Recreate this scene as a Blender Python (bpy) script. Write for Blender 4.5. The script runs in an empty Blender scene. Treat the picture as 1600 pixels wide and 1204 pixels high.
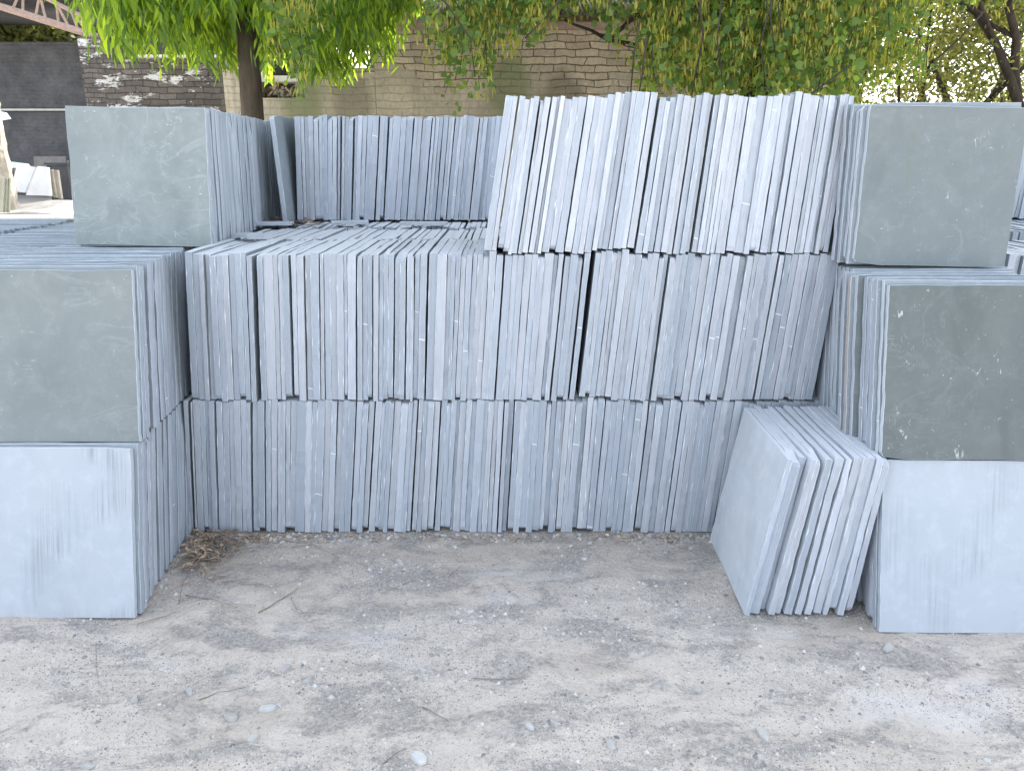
import bpy, math, random
from mathutils import Vector, Matrix, noise
R = math.radians
rnd = random.Random(7)
S = bpy.context.scene
COL = S.collection

# ------------------------------------------------------------------ camera, world, sun, exposure
F = 1209.0; TH = R(16.5); HC = 1.595
cd = bpy.data.cameras.new("camera"); cam = bpy.data.objects.new("camera", cd); COL.objects.link(cam)
cam.location = (0, 0, HC); cam.rotation_euler = (R(90) - TH, 0, 0)
cd.sensor_width = 36; cd.lens = 36 * F / 1600; cd.clip_end = 1000; cd.clip_start = 0.05
S.camera = cam
SUN_EL, SUN_AZ = R(47), R(12)
w = bpy.data.worlds.new("World"); S.world = w; w.use_nodes = True
nt = w.node_tree; bg = nt.nodes['Background']
sky = nt.nodes.new('ShaderNodeTexSky'); sky.sky_type = 'NISHITA'; sky.sun_disc = False
sky.sun_elevation = SUN_EL; sky.sun_rotation = SUN_AZ; sky.dust_density = 2.5; sky.air_density = 1.0
hs = nt.nodes.new('ShaderNodeHueSaturation'); hs.inputs['Saturation'].default_value = 0.42      # hazy, whitish sky
nt.links.new(sky.outputs[0], hs.inputs['Color']); nt.links.new(hs.outputs[0], bg.inputs[0]); bg.inputs[1].default_value = 0.15
sl = bpy.data.lights.new("sun", 'SUN'); sl.energy = 3.0; sl.angle = R(0.5); sl.color = (1, 0.94, 0.84)
so = bpy.data.objects.new("sun", sl); COL.objects.link(so)
sdir = Vector((math.sin(SUN_AZ) * math.cos(SUN_EL), math.cos(SUN_AZ) * math.cos(SUN_EL), math.sin(SUN_EL)))
so.rotation_euler = (-sdir).to_track_quat('-Z', 'Y').to_euler(); so.location = (3, 12, 14)
S.view_settings.view_transform = 'Standard'; S.view_settings.look = 'None'
S.view_settings.gamma = 1; S.view_settings.exposure = 2.27

# ------------------------------------------------------------------ pixel -> world helpers (1600 x 1204 photo)
def ray(px, py):
    a = (px - 800) / F; b = (602 - py) / F
    return Vector((a, math.cos(TH) + b * math.sin(TH), -math.sin(TH) + b * math.cos(TH)))
def atY(px, py, D):
    d = ray(px, py); return Vector((0, 0, HC)) + d * (D / d.y)
def atZ(px, py, z):
    d = ray(px, py); return Vector((0, 0, HC)) + d * ((z - HC) / d.z)

# ------------------------------------------------------------------ materials
class Mat:
    def __init__(s, name, rough=0.85):
        s.m = bpy.data.materials.new(name); s.m.use_nodes = True
        s.t = s.m.node_tree; s.b = s.t.nodes['Principled BSDF']; s.b.inputs['Roughness'].default_value = rough
        s.b.inputs['Specular IOR Level'].default_value = 0.3
        s.out = s.t.nodes['Material Output']
    def n(s, ty, **k):
        o = s.t.nodes.new(ty)
        for a, b in k.items(): setattr(o, a, b)
        return o
    def l(s, a, b): s.t.links.new(a, b)
    def val(s, sock, v):
        if hasattr(v, 'links') or isinstance(v, bpy.types.NodeSocket): s.l(v, sock)
        else: sock.default_value = v
    def math(s, op, a, b=0.0, c=None, clamp=False):
        o = s.n('ShaderNodeMath', operation=op, use_clamp=clamp); s.val(o.inputs[0], a); s.val(o.inputs[1], b)
        if c is not None: s.val(o.inputs[2], c)
        return o.outputs[0]
    def mix(s, f, a, b, blend='MIX'):
        o = s.n('ShaderNodeMix', data_type='RGBA', blend_type=blend); s.val(o.inputs[0], f); s.val(o.inputs[6], a); s.val(o.inputs[7], b)
        return o.outputs[2]
    def noise(s, vec, scale, detail=4, rough=0.55, dist=0.0):
        o = s.n('ShaderNodeTexNoise'); s.val(o.inputs['Vector'], vec); o.inputs['Scale'].default_value = scale
        o.inputs['Detail'].default_value = detail; o.inputs['Roughness'].default_value = rough; o.inputs['Distortion'].default_value = dist
        return o.outputs[0]
    def coords(s): return s.n('ShaderNodeTexCoord').outputs['Object']
    def mapv(s, vec, scale=(1, 1, 1), loc=(0, 0, 0)):
        o = s.n('ShaderNodeMapping'); s.val(o.inputs[0], vec); o.inputs['Scale'].default_value = scale; s.val(o.inputs['Location'], loc)
        return o.outputs[0]
    def ramp(s, v, pts):
        o = s.n('ShaderNodeValToRGB'); s.l(v, o.inputs[0]); e = o.color_ramp.elements
        while len(e) < len(pts): e.new(0.5)
        for i, (p, c) in enumerate(pts):
            e[i].position = p; e[i].color = (c, c, c, 1) if isinstance(c, (int, float)) else (*c, 1)
        return o.outputs[0]
    def bump(s, h, st, dist=0.01):
        o = s.n('ShaderNodeBump'); o.inputs['Strength'].default_value = st; o.inputs['Distance'].default_value = dist
        s.l(h, o.inputs['Height']); s.l(o.outputs[0], s.b.inputs['Normal'])
    def color(s, c): s.val(s.b.inputs['Base Color'], c)

def c4(c): return (*c, 1)

def slab_edge_mat(name, island=False):
    M = Mat(name, 0.9)
    oi = M.n('ShaderNodeObjectInfo'); rd = oi.outputs['Random']
    if island: rd = M.n('ShaderNodeNewGeometry').outputs['Random Per Island']
    off = M.n('ShaderNodeCombineXYZ'); M.l(M.math('MULTIPLY', rd, 91.0), off.inputs[0]); M.l(M.math('MULTIPLY', rd, 37.0), off.inputs[2])
    co = M.coords(); v = M.mapv(co, (1, 1, 1), off.outputs[0])
    base = oi.outputs['Color']
    if island:
        base = M.mix(rd, c4((.29, .335, .38)), c4((.45, .495, .55)))
    vs = M.mapv(v, (240, 20, 2.5))
    streak = M.noise(vs, 1.0, 3, .6)
    blot = M.noise(M.mapv(v, (30, 6, 5)), 1.0, 4, .6)
    fine = M.noise(v, 160, 3, .6)
    k = M.ramp(streak, [(.3, .84), (.7, 1.08)])
    c = M.mix(1.0, base, k, 'MULTIPLY')
    c = M.mix(M.ramp(blot, [(.42, 0.0), (.72, .55)]), c, c4((.30, .34, .375)))       # damp grey parts of the sawn edge
    c = M.mix(M.ramp(fine, [(.55, 0), (.8, .35)]), c, c4((.60, .62, .63)))            # saw dust
    brn = M.noise(M.mapv(v, (18, 4, 3), (5, 9, 3)), 1.0, 3, .6)
    c = M.mix(M.ramp(brn, [(.66, 0), (.78, .35)]), c, c4((.36, .33, .30)))            # earth stains
    pit = M.noise(M.mapv(v, (60, 20, 22), (8, 1, 3)), 1.0, 2, .5)
    c = M.mix(M.ramp(pit, [(.76, 0), (.79, .6)]), c, c4((.16, .19, .22)))
    # pale dust on the upward edge, sky brightness of the tops painted in
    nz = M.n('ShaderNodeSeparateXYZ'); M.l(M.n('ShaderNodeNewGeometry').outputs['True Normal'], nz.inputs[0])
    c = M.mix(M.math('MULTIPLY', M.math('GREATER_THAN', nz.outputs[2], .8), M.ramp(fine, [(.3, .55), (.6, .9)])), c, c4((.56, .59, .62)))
    # chalk tally line on some slabs
    sp = M.n('ShaderNodeSeparateXYZ'); M.l(co, sp.inputs[0])
    hz = M.math('MULTIPLY', M.math('FRACT', M.math('MULTIPLY', rd, 13.7)), 0.6)
    line = M.math('LESS_THAN', M.math('ABSOLUTE', M.math('SUBTRACT', M.math('ADD', sp.outputs[2], M.math('MULTIPLY', sp.outputs[0], .15)), hz)), 0.0022)
    on = M.math('GREATER_THAN', M.math('FRACT', M.math('MULTIPLY', rd, 57.3)), 0.86)
    c = M.mix(M.math('MULTIPLY', M.math('MULTIPLY', line, on), .75), c, c4((.78, .78, .76)))
    M.color(c)
    h = M.math('ADD', M.math('MULTIPLY', streak, .6), M.math('MULTIPLY', fine, .5))
    M.bump(h, .55, .004)
    return M.m

def slab_face_mat(name, ca, cb, scratch=.6, saw=0.0, stain=None, vein=.25):
    M = Mat(name, 0.75)
    rd = M.n('ShaderNodeObjectInfo').outputs['Random']
    off = M.n('ShaderNodeCombineXYZ'); M.l(M.math('MULTIPLY', rd, 31.0), off.inputs[1]); M.l(M.math('MULTIPLY', rd, 17.0), off.inputs[2])
    v = M.mapv(M.coords(), (1, 1, 1), off.outputs[0])
    big = M.noise(v, 3.0, 6, .65, .6); mid = M.noise(v, 16, 5, .65, .3); fine = M.noise(v, 220, 2, .6)
    c = M.mix(M.ramp(big, [(.35, 0), (.65, 1)]), c4(ca), c4(cb))
    c = M.mix(M.ramp(mid, [(.5, 0), (.75, .38)]), c, c4(tuple(min(.75, x * 1.22 + .02) for x in cb)))
    c = M.mix(M.ramp(M.noise(v, 7, 3, .5, .2), [(.58, 0), (.78, .3)]), c, c4(tuple(x * .78 for x in ca)))
    # scratches: thin bright level sets of stretched noises, broken up by a mask
    for i, (sc, lo) in enumerate([((1, 26, 5), (3, 2, 1)), ((1, 6, 30), (9, 4, 7)), ((1, 18, 18), (1, 8, 2))]):
        s_ = M.noise(M.mapv(v, sc, lo), 1.0, 2, .5, .8)
        ln = M.ramp(M.math('ABSOLUTE', M.math('SUBTRACT', s_, .5)), [(0, 1), (.010, 0)])
        mk = M.ramp(M.noise(M.mapv(v, (1, 9, 9), (lo[1], lo[0], i)), 1.0, 4, .7), [(.60, 0), (.68, 1)])
        c = M.mix(M.math('MULTIPLY', M.math('MULTIPLY', ln, mk), scratch), c, c4((.62, .64, .65)))
    fl = M.noise(M.mapv(v, (1, 1, 1), (4, 4, 4)), 60, 3, .7)
    c = M.mix(M.ramp(fl, [(.70, 0), (.74, scratch)]), c, c4((.58, .60, .60)))
    sm_ = M.noise(M.mapv(v, (1, 2.2, 1.1), (2, 7, 5)), 1.6, 5, .6, .5)
    c = M.mix(M.ramp(sm_, [(.54, 0), (.66, .55)]), c, c4(tuple(x * .84 for x in ca)))          # damp smears
    ve = M.noise(M.mapv(v, (1, 2.5, 4), (6, 1, 8)), 1.0, 5, .6, 1.2)
    vm = M.ramp(M.noise(M.mapv(v, (1, 1, 1), (3, 3, 9)), 2.5, 2, .5), [(.45, 0), (.6, vein)])
    c = M.mix(M.math('MULTIPLY', M.ramp(M.math('ABSOLUTE', M.math('SUBTRACT', ve, .5)), [(0, 1), (.018, 0)]), vm), c, c4(tuple(min(.7, x * 1.45 + .03) for x in cb)))
    if saw:
        sw = M.noise(M.mapv(v, (1, 90, 2.2)), 1.0, 3, .6, .2)
        mk = M.ramp(M.noise(v, 3.2, 2, .5), [(.5, 0), (.62, 1)])
        c = M.mix(M.math('MULTIPLY', M.ramp(sw, [(.45, 0), (.66, saw)]), mk), c, c4(tuple(x * .66 for x in ca)))
    if stain:                                                    # one drip stain
        sp = M.n('ShaderNodeSeparateXYZ'); M.l(M.coords(), sp.inputs[0])
        wv = M.noise(M.mapv(M.coords(), (1, 1, 1)), 9, 2)
        dx = M.math('ABSOLUTE', M.math('SUBTRACT', M.math('ADD', sp.outputs[1], M.math('MULTIPLY', wv, .06)), stain[0] + .03))
        inx = M.ramp(dx, [(.002, 1), (.011, 0)])
        inz = M.math('LESS_THAN', M.math('ABSOLUTE', M.math('SUBTRACT', sp.outputs[2], stain[1])), stain[2])
        c = M.mix(M.math('MULTIPLY', M.math('MULTIPLY', inx, inz), .55), c, c4((.17, .19, .16)))
    M.color(c)
    M.bump(M.math('ADD', M.math('MULTIPLY', fine, .25), M.math('MULTIPLY', mid, .8)), .3, .004)
    return M.m

def arris_mat():
    M = Mat('slab_chipped_lit_arris', .9); n_ = M.noise(M.mapv(M.coords(), (60, 10, 14)), 1.0, 4, .7)
    M.color(M.mix(M.ramp(n_, [(.35, 0), (.65, 1)]), c4((.40, .45, .50)), c4((.66, .70, .75)))); return M.m
ARRIS = arris_mat()  # pale chipped rims, with the glint of light-facing chamfers painted in
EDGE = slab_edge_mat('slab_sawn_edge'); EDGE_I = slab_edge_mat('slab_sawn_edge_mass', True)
FACE = slab_face_mat('slab_face', (.22, .26, .285), (.27, .305, .33), .4)
FACE_DARK = slab_face_mat('slab_face_dark_green', (.122, .142, .141), (.142, .162, .160), .95)
FACE_DARK2 = slab_face_mat('slab_face_grey_green', (.162, .190, .196), (.18, .208, .212), .7, 0, (.165, .38, .10))
FACE_GREY = slab_face_mat('slab_face_grey', (.195, .22, .222), (.222, .246, .246), .5)
FACE_VEIN = slab_face_mat('slab_face_veined', (.20, .235, .235), (.25, .285, .285), .8, 0, None, .3)
FACE_PALE = slab_face_mat('slab_face_dusty_pale', (.385, .425, .47), (.41, .445, .485), .15, .85, None, .06)
FACE_PALE2 = slab_face_mat('slab_face_sawn_pale', (.375, .418, .465), (.40, .44, .485), .2, .5, None, .06)
FACE_LEAN = slab_face_mat('slab_face_blue_grey', (.47, .515, .56), (.52, .56, .60), .12, .25)

def simple(name, a, b, scale=12, rough=.9, bump=.4, detail=5, bd=.01, stretch=(1, 1, 1)):
    M = Mat(name, rough); v = M.mapv(M.coords(), stretch); n_ = M.noise(v, scale, detail, .6)
    M.color(M.mix(M.ramp(n_, [(.3, 0), (.7, 1)]), c4(a), c4(b))); M.bump(n_, bump, bd); return M.m

def ground_mat():
    M = Mat('dusty_gravel_earth', .95); co = M.coords()
    big = M.noise(co, .55, 5, .6); patch = M.noise(M.mapv(co, (1, 1.7, 1)), 2.9, 8, .78, .5)
    mid = M.noise(co, 9, 6, .7, .3); fine = M.noise(co, 75, 5, .75); grit = M.noise(co, 210, 4, .75)
    c = M.mix(M.ramp(big, [(.35, 0), (.65, 1)]), c4((.66, .60, .53)), c4((.72, .67, .605)))
    c = M.mix(M.ramp(mid, [(.45, 0), (.70, .55)]), c, c4((.52, .475, .42)))
    c = M.mix(M.ramp(M.noise(co, 1.3, 4, .6), [(.52, 0), (.70, .55)]), c, c4((.50, .42, .34)))
    sp = M.n('ShaderNodeSeparateXYZ'); M.l(co, sp.inputs[0])
    c = M.mix(M.ramp(M.math('ADD', M.math('MULTIPLY', M.math('SUBTRACT', sp.outputs[1], 2.1), .8), M.math('MULTIPLY', M.math('SUBTRACT', mid, .5), .8)), [(.12, 0), (.9, .7)]), c, c4((.42, .37, .31)))   # browner earth near the stack, with the dimmer light by the trees painted in
    g = M.math('MULTIPLY', M.ramp(patch, [(.475, 0), (.56, 1)]), M.ramp(fine, [(.34, .2), (.56, 1)]))
    c = M.mix(M.math('MULTIPLY', g, .85), c, c4((.29, .285, .275)))
    c = M.mix(M.ramp(grit, [(.56, 0), (.67, .5)]), c, c4((.27, .25, .23)))
    c = M.mix(M.ramp(fine, [(.56, 0), (.66, .6)]), c, c4((.29, .275, .255)))
    c = M.mix(M.ramp(M.noise(co, 120, 3, .6), [(.64, 0), (.69, .6)]), c, c4((.72, .70, .68)))
    c = M.mix(M.ramp(M.noise(M.mapv(co, (1, 2.2, 1), (7, 3, 0)), 1.4, 5, .6), [(.58, 0), (.68, .6)]), c, c4((.72, .70, .68)))
    M.color(c)
    h = M.math('ADD', M.math('ADD', M.math('MULTIPLY', mid, 1.0), M.math('MULTIPLY', fine, .5)), M.math('MULTIPLY', grit, .25))
    M.bump(h, 1.0, .024); return M.m
GROUND = ground_mat()
CHIP = simple('slate_chip', (.31, .31, .30), (.43, .425, .41), 30, .8, .3)
CHIP_P = simple('pale_stone_chip', (.42, .43, .43), (.52, .525, .52), 30, .8, .3)

def gravel_mat():
    M = Mat('gravel_grains', .9); r = M.n('ShaderNodeNewGeometry').outputs['Random Per Island']
    M.color(M.ramp(r, [(0, (.17, .175, .18)), (.4, (.32, .315, .30)), (.8, (.50, .48, .45)), (1, (.54, .535, .52))])); return M.m
GRAVEL = gravel_mat()
TWIG = simple('dry_twig', (.13, .10, .085), (.27, .23, .19), 40, .9, .3)
DRYLEAF = simple('dry_leaf', (.27, .19, .125), (.52, .42, .32), 20, .8, .3)
BARK = simple('bark_brown', (.055, .042, .032), (.12, .095, .075), 14, .95, .9, 6, .03, (1, 1, .25))
BARK_D = simple('bark_dark', (.03, .024, .02), (.07, .055, .045), 14, .95, .8, 6, .02, (1, 1, .3))

def leaf_mat(name, cols, trans=.5, tcol=None):
    M = Mat(name, .55); r = M.n('ShaderNodeNewGeometry').outputs['Random Per Island']
    c = M.ramp(r, [(i / (len(cols) - 1), x) for i, x in enumerate(cols)])
    M.color(c)
    tr = M.n('ShaderNodeBsdfTranslucent'); M.l(M.mix(1.0, c, c4(tcol or (2.6, 2.2, .9)), 'MULTIPLY'), tr.inputs[0])
    mx = M.n('ShaderNodeMixShader'); mx.inputs[0].default_value = trans
    M.l(M.b.outputs[0], mx.inputs[1]); M.l(tr.outputs[0], mx.inputs[2]); M.l(mx.outputs[0], M.out.inputs[0]); return M.m
LEAF_A = leaf_mat('long_drooping_leaf', [(.05, .105, .035), (.12, .21, .045), (.24, .36, .055)], .58, (3.0, 2.6, .95))
LEAF_B = leaf_mat('round_leaf', [(.06, .13, .045), (.11, .19, .055), (.18, .26, .065)], .5, (2.4, 2.1, .8))
POD = leaf_mat('yellow_green_pod', [(.24, .27, .06), (.36, .36, .08), (.46, .42, .10)], .5, (1.6, 1.5, .7))
LEAF_C = leaf_mat('small_far_leaf', [(.05, .065, .028), (.10, .12, .038), (.19, .20, .06)], .4, (2.2, 2.0, .9))

def wall_mat(name, brick_a, brick_b, plaster_a, plaster_b, mode):
    M = Mat(name, .95); co = M.coords(); sp = M.n('ShaderNodeSeparateXYZ'); M.l(co, sp.inputs[0])
    cb = M.n('ShaderNodeCombineXYZ'); M.l(sp.outputs[0], cb.inputs[0]); M.l(sp.outputs[2], cb.inputs[1])
    wob = M.noise(co, 2.5, 3); wv = M.n('ShaderNodeVectorMath', operation='ADD'); M.l(cb.outputs[0], wv.inputs[0])
    wc = M.n('ShaderNodeCombineXYZ'); M.l(M.math('MULTIPLY', wob, .09), wc.inputs[1]); M.l(M.math('MULTIPLY', wob, .25), wc.inputs[0]); M.l(wc.outputs[0], wv.inputs[1])
    br = M.n('ShaderNodeTexBrick'); M.l(wv.outputs[0], br.inputs['Vector']); br.inputs['Scale'].default_value = 1
    br.inputs['Brick Width'].default_value = .235; br.inputs['Row Height'].default_value = .074; br.inputs['Mortar Size'].default_value = .006
    br.inputs['Mortar Smooth'].default_value = .3; br.inputs['Bias'].default_value = 0
    br.inputs['Color1'].default_value = c4(brick_a); br.inputs['Color2'].default_value = c4(brick_b); br.inputs['Mortar'].default_value = c4(tuple(x * (.3 if mode == 'tan' else .62) for x in brick_a))
    n1 = M.noise(co, 3, 5, .65); n2 = M.noise(co, 25, 4, .6)
    bc = M.mix(1.0, br.outputs[0], M.ramp(n2, [(.25, .75), (.75, 1.2)]), 'MULTIPLY')
    pc = M.mix(M.ramp(n1, [(.3, 0), (.7, 1)]), c4(plaster_a), c4(plaster_b)); pc = M.mix(1.0, pc, M.ramp(n2, [(.2, .8), (.8, 1.15)]), 'MULTIPLY')
    nm = M.math('MULTIPLY', M.math('SUBTRACT', M.noise(co, 1.8, 5, .7), .5), 1.0)
    if mode == 'tan':
        lim = M.math('ADD', 2.38, M.math('MULTIPLY', nm, 1.6))
        mask = M.math('LESS_THAN', sp.outputs[2], lim)                  # plaster remains on the lower wall
        course = M.math('MULTIPLY', br.outputs[1], .35)
        pc = M.mix(course, pc, c4(tuple(x * .6 for x in plaster_a)))
    else:
        mask = M.ramp(M.noise(M.mapv(co, (1.5, 1, 4)), 1.6, 6, .75), [(.55, 0), (.58, 1)])
        if mode == 'grey_plaster': mask = M.ramp(n1, [(.2, .8), (.5, 1)])
    c = M.mix(mask, bc, pc)
    if mode == 'tan':
        for (mx_, mz, sx, sz, col, am) in [(-.02, 2.25, .28, .5, (.22, .27, .13), .75), (.55, 2.15, .25, .4, (.16, .14, .12), .6), (.25, 2.0, .6, .5, (.30, .28, .20), .4)]:
            q = M.math('ADD', M.math('POWER', M.math('DIVIDE', M.math('SUBTRACT', sp.outputs[0], mx_), sx), 2), M.math('POWER', M.math('DIVIDE', M.math('SUBTRACT', sp.outputs[2], mz), sz), 2))
            q = M.math('ADD', q, M.math('MULTIPLY', nm, 1.3))
            c = M.mix(M.math('MULTIPLY', M.ramp(q, [(.3, 1), (1.1 if False else 1.0, 0)]), am), c, c4(col))
    c = M.mix(1.0, c, M.ramp(M.noise(M.mapv(co, (1, 1, .6)), 1.1, 7, .7), [(.3, .68), (.65, 1.08)]), 'MULTIPLY')
    c = M.mix(M.ramp(M.noise(M.mapv(co, (5, 1, .5)), 1.5, 4, .6), [(.58, 0), (.75, .4)]), c, c4((.16, .14, .12)))
    M.color(c)
    h = M.math('ADD', M.math('MULTIPLY', M.math('MULTIPLY', br.outputs[1], M.math('SUBTRACT', 1.2, mask)), -1.0), M.math('MULTIPLY', n2, .35))
    M.bump(h, .9, .02); return M.m
WALL_TAN = wall_mat('old_brick_part_plastered', (.66, .56, .43), (.46, .39, .30), (.46, .40, .32), (.60, .53, .43), 'tan')
WALL_DARK = wall_mat('sooty_brick', (.10, .088, .082), (.17, .15, .14), (.56, .56, .56), (.68, .67, .66), 'patch')
WALL_GREY = wall_mat('grey_shed_plaster', (.09, .09, .095), (.13, .125, .13), (.09, .095, .105), (.155, .155, .165), 'grey_plaster')
METAL_R = simple('rusty_painted_steel', (.35, .24, .20), (.48, .38, .33), 20, .7, .2)
SHEET = simple('weathered_roof_sheet', (.20, .17, .15), (.34, .30, .27), 6, .8, .2)
SHEET_D = simple('dark_shed_sheet', (.05, .055, .06), (.09, .09, .10), 4, .8, .2)
CONC = simple('pale_concrete', (.55, .54, .51), (.68, .67, .64), 8, .9, .4)
MARBLE = simple('white_broken_slab', (.62, .63, .66), (.74, .75, .78), 5, .7, .2)
CREAM = simple('cream_rubble_stone', (.33, .295, .24), (.50, .46, .39), 9, .95, .9, 6, .03)
DIRT = simple('sunlit_dirt', (.36, .335, .30), (.50, .47, .43), 6, .95, .8, 6, .03)
DARK = simple('recess_shade', (.03, .03, .03), (.05, .045, .04), 6, .95, .2)  # near-black colour standing in for shade inside the wall opening

# ------------------------------------------------------------------ object helpers
def mesh(name, vs, fs, mats, idx=None, smooth=False):
    me = bpy.data.meshes.new(name); me.from_pydata([tuple(v) for v in vs], [], fs)
    for m in (mats if isinstance(mats, (list, tuple)) else [mats]): me.materials.append(m)
    if idx: me.polygons.foreach_set('material_index', idx)
    if smooth: me.polygons.foreach_set('use_smooth', [True] * len(fs))
    me.update(); return me
def link(name, me, parent=None, M=None, label=None, cat=None, group=None, kind=None, color=None):
    o = bpy.data.objects.new(name, me); COL.objects.link(o)
    if parent: o.parent = parent
    if M is not None: o.matrix_local = M
    if label: o['label'] = label
    if cat: o['category'] = cat; o['kind'] = kind or 'thing'
    if group: o['group'] = group
    if kind: o['kind'] = kind
    if color: o.color = (*color, 1)
    return o
def empty(name, loc, label, cat, group=None):
    return link(name, None, None, Matrix.Translation(loc), label, cat, group)

class MB:
    def __init__(s): s.v = []; s.f = []; s.i = []
    def quadbox(s, c, d, rot=None, m=0):
        b = len(s.v); c = Vector(c)
        for z in (-1, 1):
            for x, y in ((-1, -1), (1, -1), (1, 1), (-1, 1)):
                p = Vector((x * d[0] / 2, y * d[1] / 2, z * d[2] / 2))
                if rot: p = rot @ p
                s.v.append(c + p)
        for q in ((3, 2, 1, 0), (4, 5, 6, 7), (0, 1, 5, 4), (1, 2, 6, 5), (2, 3, 7, 6), (3, 0, 4, 7)):
            s.f.append(tuple(b + k for k in q)); s.i.append(m)
    def tube(s, pts, rads, n=6, m=0, cap=True):
        pts = [Vector(p) for p in pts]; b = len(s.v); prev = None
        for k, p in enumerate(pts):
            d = (pts[min(k + 1, len(pts) - 1)] - pts[max(k - 1, 0)]).normalized()
            a = d.cross(Vector((0, 0, 1)) if abs(d.z) < .9 else Vector((1, 0, 0))).normalized() if prev is None else (prev - d * prev.dot(d)).normalized()
            prev = a; e = d.cross(a)
            for j in range(n):
                t = 2 * math.pi * j / n; s.v.append(p + (a * math.cos(t) + e * math.sin(t)) * rads[k])
        for k in range(len(pts) - 1):
            for j in range(n):
                s.f.append((b + k * n + j, b + k * n + (j + 1) % n, b + (k + 1) * n + (j + 1) % n, b + (k + 1) * n + j)); s.i.append(m)
        if cap:
            s.f.append(tuple(b + j for j in range(n))[::-1]); s.i.append(m)
            s.f.append(tuple(b + (len(pts) - 1) * n + j for j in range(n))); s.i.append(m)
    def build(s, name, mats, smooth=False): return mesh(name, s.v, s.f, mats, s.i, smooth)

def n1(x, y, z=0.0): return noise.noise(Vector((x, y, z)))

# ------------------------------------------------------------------ slab geometry: local X = thickness, Y = depth from the seen edge, Z = height
def slab_geo(t, W, H, seed, nv=22, nu=6, amp=.0012, bev=.0009, chip=True):
    r = random.Random(seed); V = []; Fc = []; I = []
    ss = seed * 7.13
    top_t = r.uniform(-.0012, .0012); tap = max(-.004, min(.0, r.gauss(0, .0018))) if r.random() < .6 else 0.0; tapdir = r.choice((-1, 1)) if nv > 10 else 0; bow = r.gauss(0, .0007)
    def side(sgn, u, v):     # lateral position of a face point
        return sgn * (t / 2 + amp * (1.3 * n1(u * 3 + ss, v * 4.5, sgn * 5 + ss) + .8 * n1(u * 9, v * 19 + ss, sgn * 3)) + top_t * (v / H - .5) + sgn * tap * .5 * (1 + tapdir * (2 * v / H - 1)) + bow * math.sin(math.pi * v / H)) 
    def outline(j, i):       # position along the rim grid
        u = W * i / nu; v = H * j / nv
        du = .0034 * n1(v * 9 + ss, 3.1, ss) + .0026 * n1(v * 33 + ss, 1.1, ss)
        dv = .0032 * n1(u * 8 + ss, 9.7, ss) + .0022 * n1(u * 37 + ss, 2.7, ss)
        if i == 0: u += du
        if i == nu: u += .01 * n1(v * 4 + ss, 6.6)
        if j == 0: v += abs(dv)
        if j == nv: v += dv - .001
        return u, v
    cc = [(0, 0), (nv, 0)]; cut = {}
    if chip:
        for q in cc:
            if r.random() < .22: cut[q] = r.uniform(.006, .02)
    for sgn in (-1, 1):
        for j in range(nv + 1):
            for i in range(nu + 1):
                u, v = outline(j, i)
                if (j, i) in cut:
                    c = cut[(j, i)]; u += c * .6; v += c * (.8 if j == 0 else -.8)
                if i == 0: u += bev
                if i == nu: u -= bev
                if j == 0: v += bev
                if j == nv: v -= bev
                V.append((side(sgn, u, v), u, v))
    g = (nv + 1) * (nu + 1)
    per = [(0, i) for i in range(nu)] + [(j, nu) for j in range(nv)] + [(nv, i) for i in range(nu, 0, -1)] + [(j, 0) for j in range(nv, 0, -1)]
    for j in range(nv):
        for i in range(nu):
            a = j * (nu + 1) + i; b = a + 1; c = b + nu + 1; d = a + nu + 1
            Fc.append((a, d, c, b)); I.append(1); Fc.append((g + a, g + b, g + c, g + d)); I.append(1)
    P = len(per); base = len(V)
    for sgn in (-1, 1):
        for (j, i) in per:
            u, v = outline(j, i)
            if (j, i) in cut:
                c = cut[(j, i)]; u += c * .6; v += c * (.8 if j == 0 else -.8)
            x = side(sgn, u, v); ch = bev * r.uniform(.5, 1.8)
            if chip and i == 0 and r.random() < .10: ch += r.uniform(.001, .0045)
            x -= sgn * min(ch, t * .35)
            V.append((x, u, v))
    for k in range(P):
        k2 = (k + 1) % P; (ja, ia), (jb, ib) = per[k], per[k2]
        a = ja * (nu + 1) + ia; b = jb * (nu + 1) + ib
        L0, L1 = base + k, base + k2; R0, R1 = base + P + k, base + P + k2
        Fc.append((a, b, L1, L0)); I.append(2)
        Fc.append((L0, L1, R1, R0)); I.append(0)
        Fc.append((R0, R1, g + b, g + a)); I.append(2)
    return V, Fc, I

EDGE_COLS = [(.39, .432, .495), (.425, .462, .525), (.36, .403, .467), (.445, .475, .525), (.41, .44, .487), (.335, .378, .438)]
def edge_col(r, k=1.0, warm=0.0):
    c = EDGE_COLS[r.randrange(len(EDGE_COLS))]; q = k * r.uniform(.90, 1.09)
    return (c[0] * q * (1 + warm), c[1] * q, c[2] * q * (1 - warm))

ONES = ['', 'first', 'second', 'third', 'fourth', 'fifth', 'sixth', 'seventh', 'eighth', 'ninth', 'tenth', 'eleventh', 'twelfth', 'thirteenth',
        'fourteenth', 'fifteenth', 'sixteenth', 'seventeenth', 'eighteenth', 'nineteenth']
TENS = {2: ('twentieth', 'twenty'), 3: ('thirtieth', 'thirty'), 4: ('fortieth', 'forty'), 5: ('fiftieth', 'fifty')}
def ordw(n):
    if n < 20: return ONES[n]
    return TENS[n // 10][0] if n % 10 == 0 else TENS[n // 10][1] + '-' + ONES[n % 10]
def tone(t, c):
    return ('thin ' if t < .0185 else 'thick ' if t > .0300 else '') + ('pale grey' if c[1] > .455 else 'blue-grey' if c[1] < .40 else 'grey')

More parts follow.
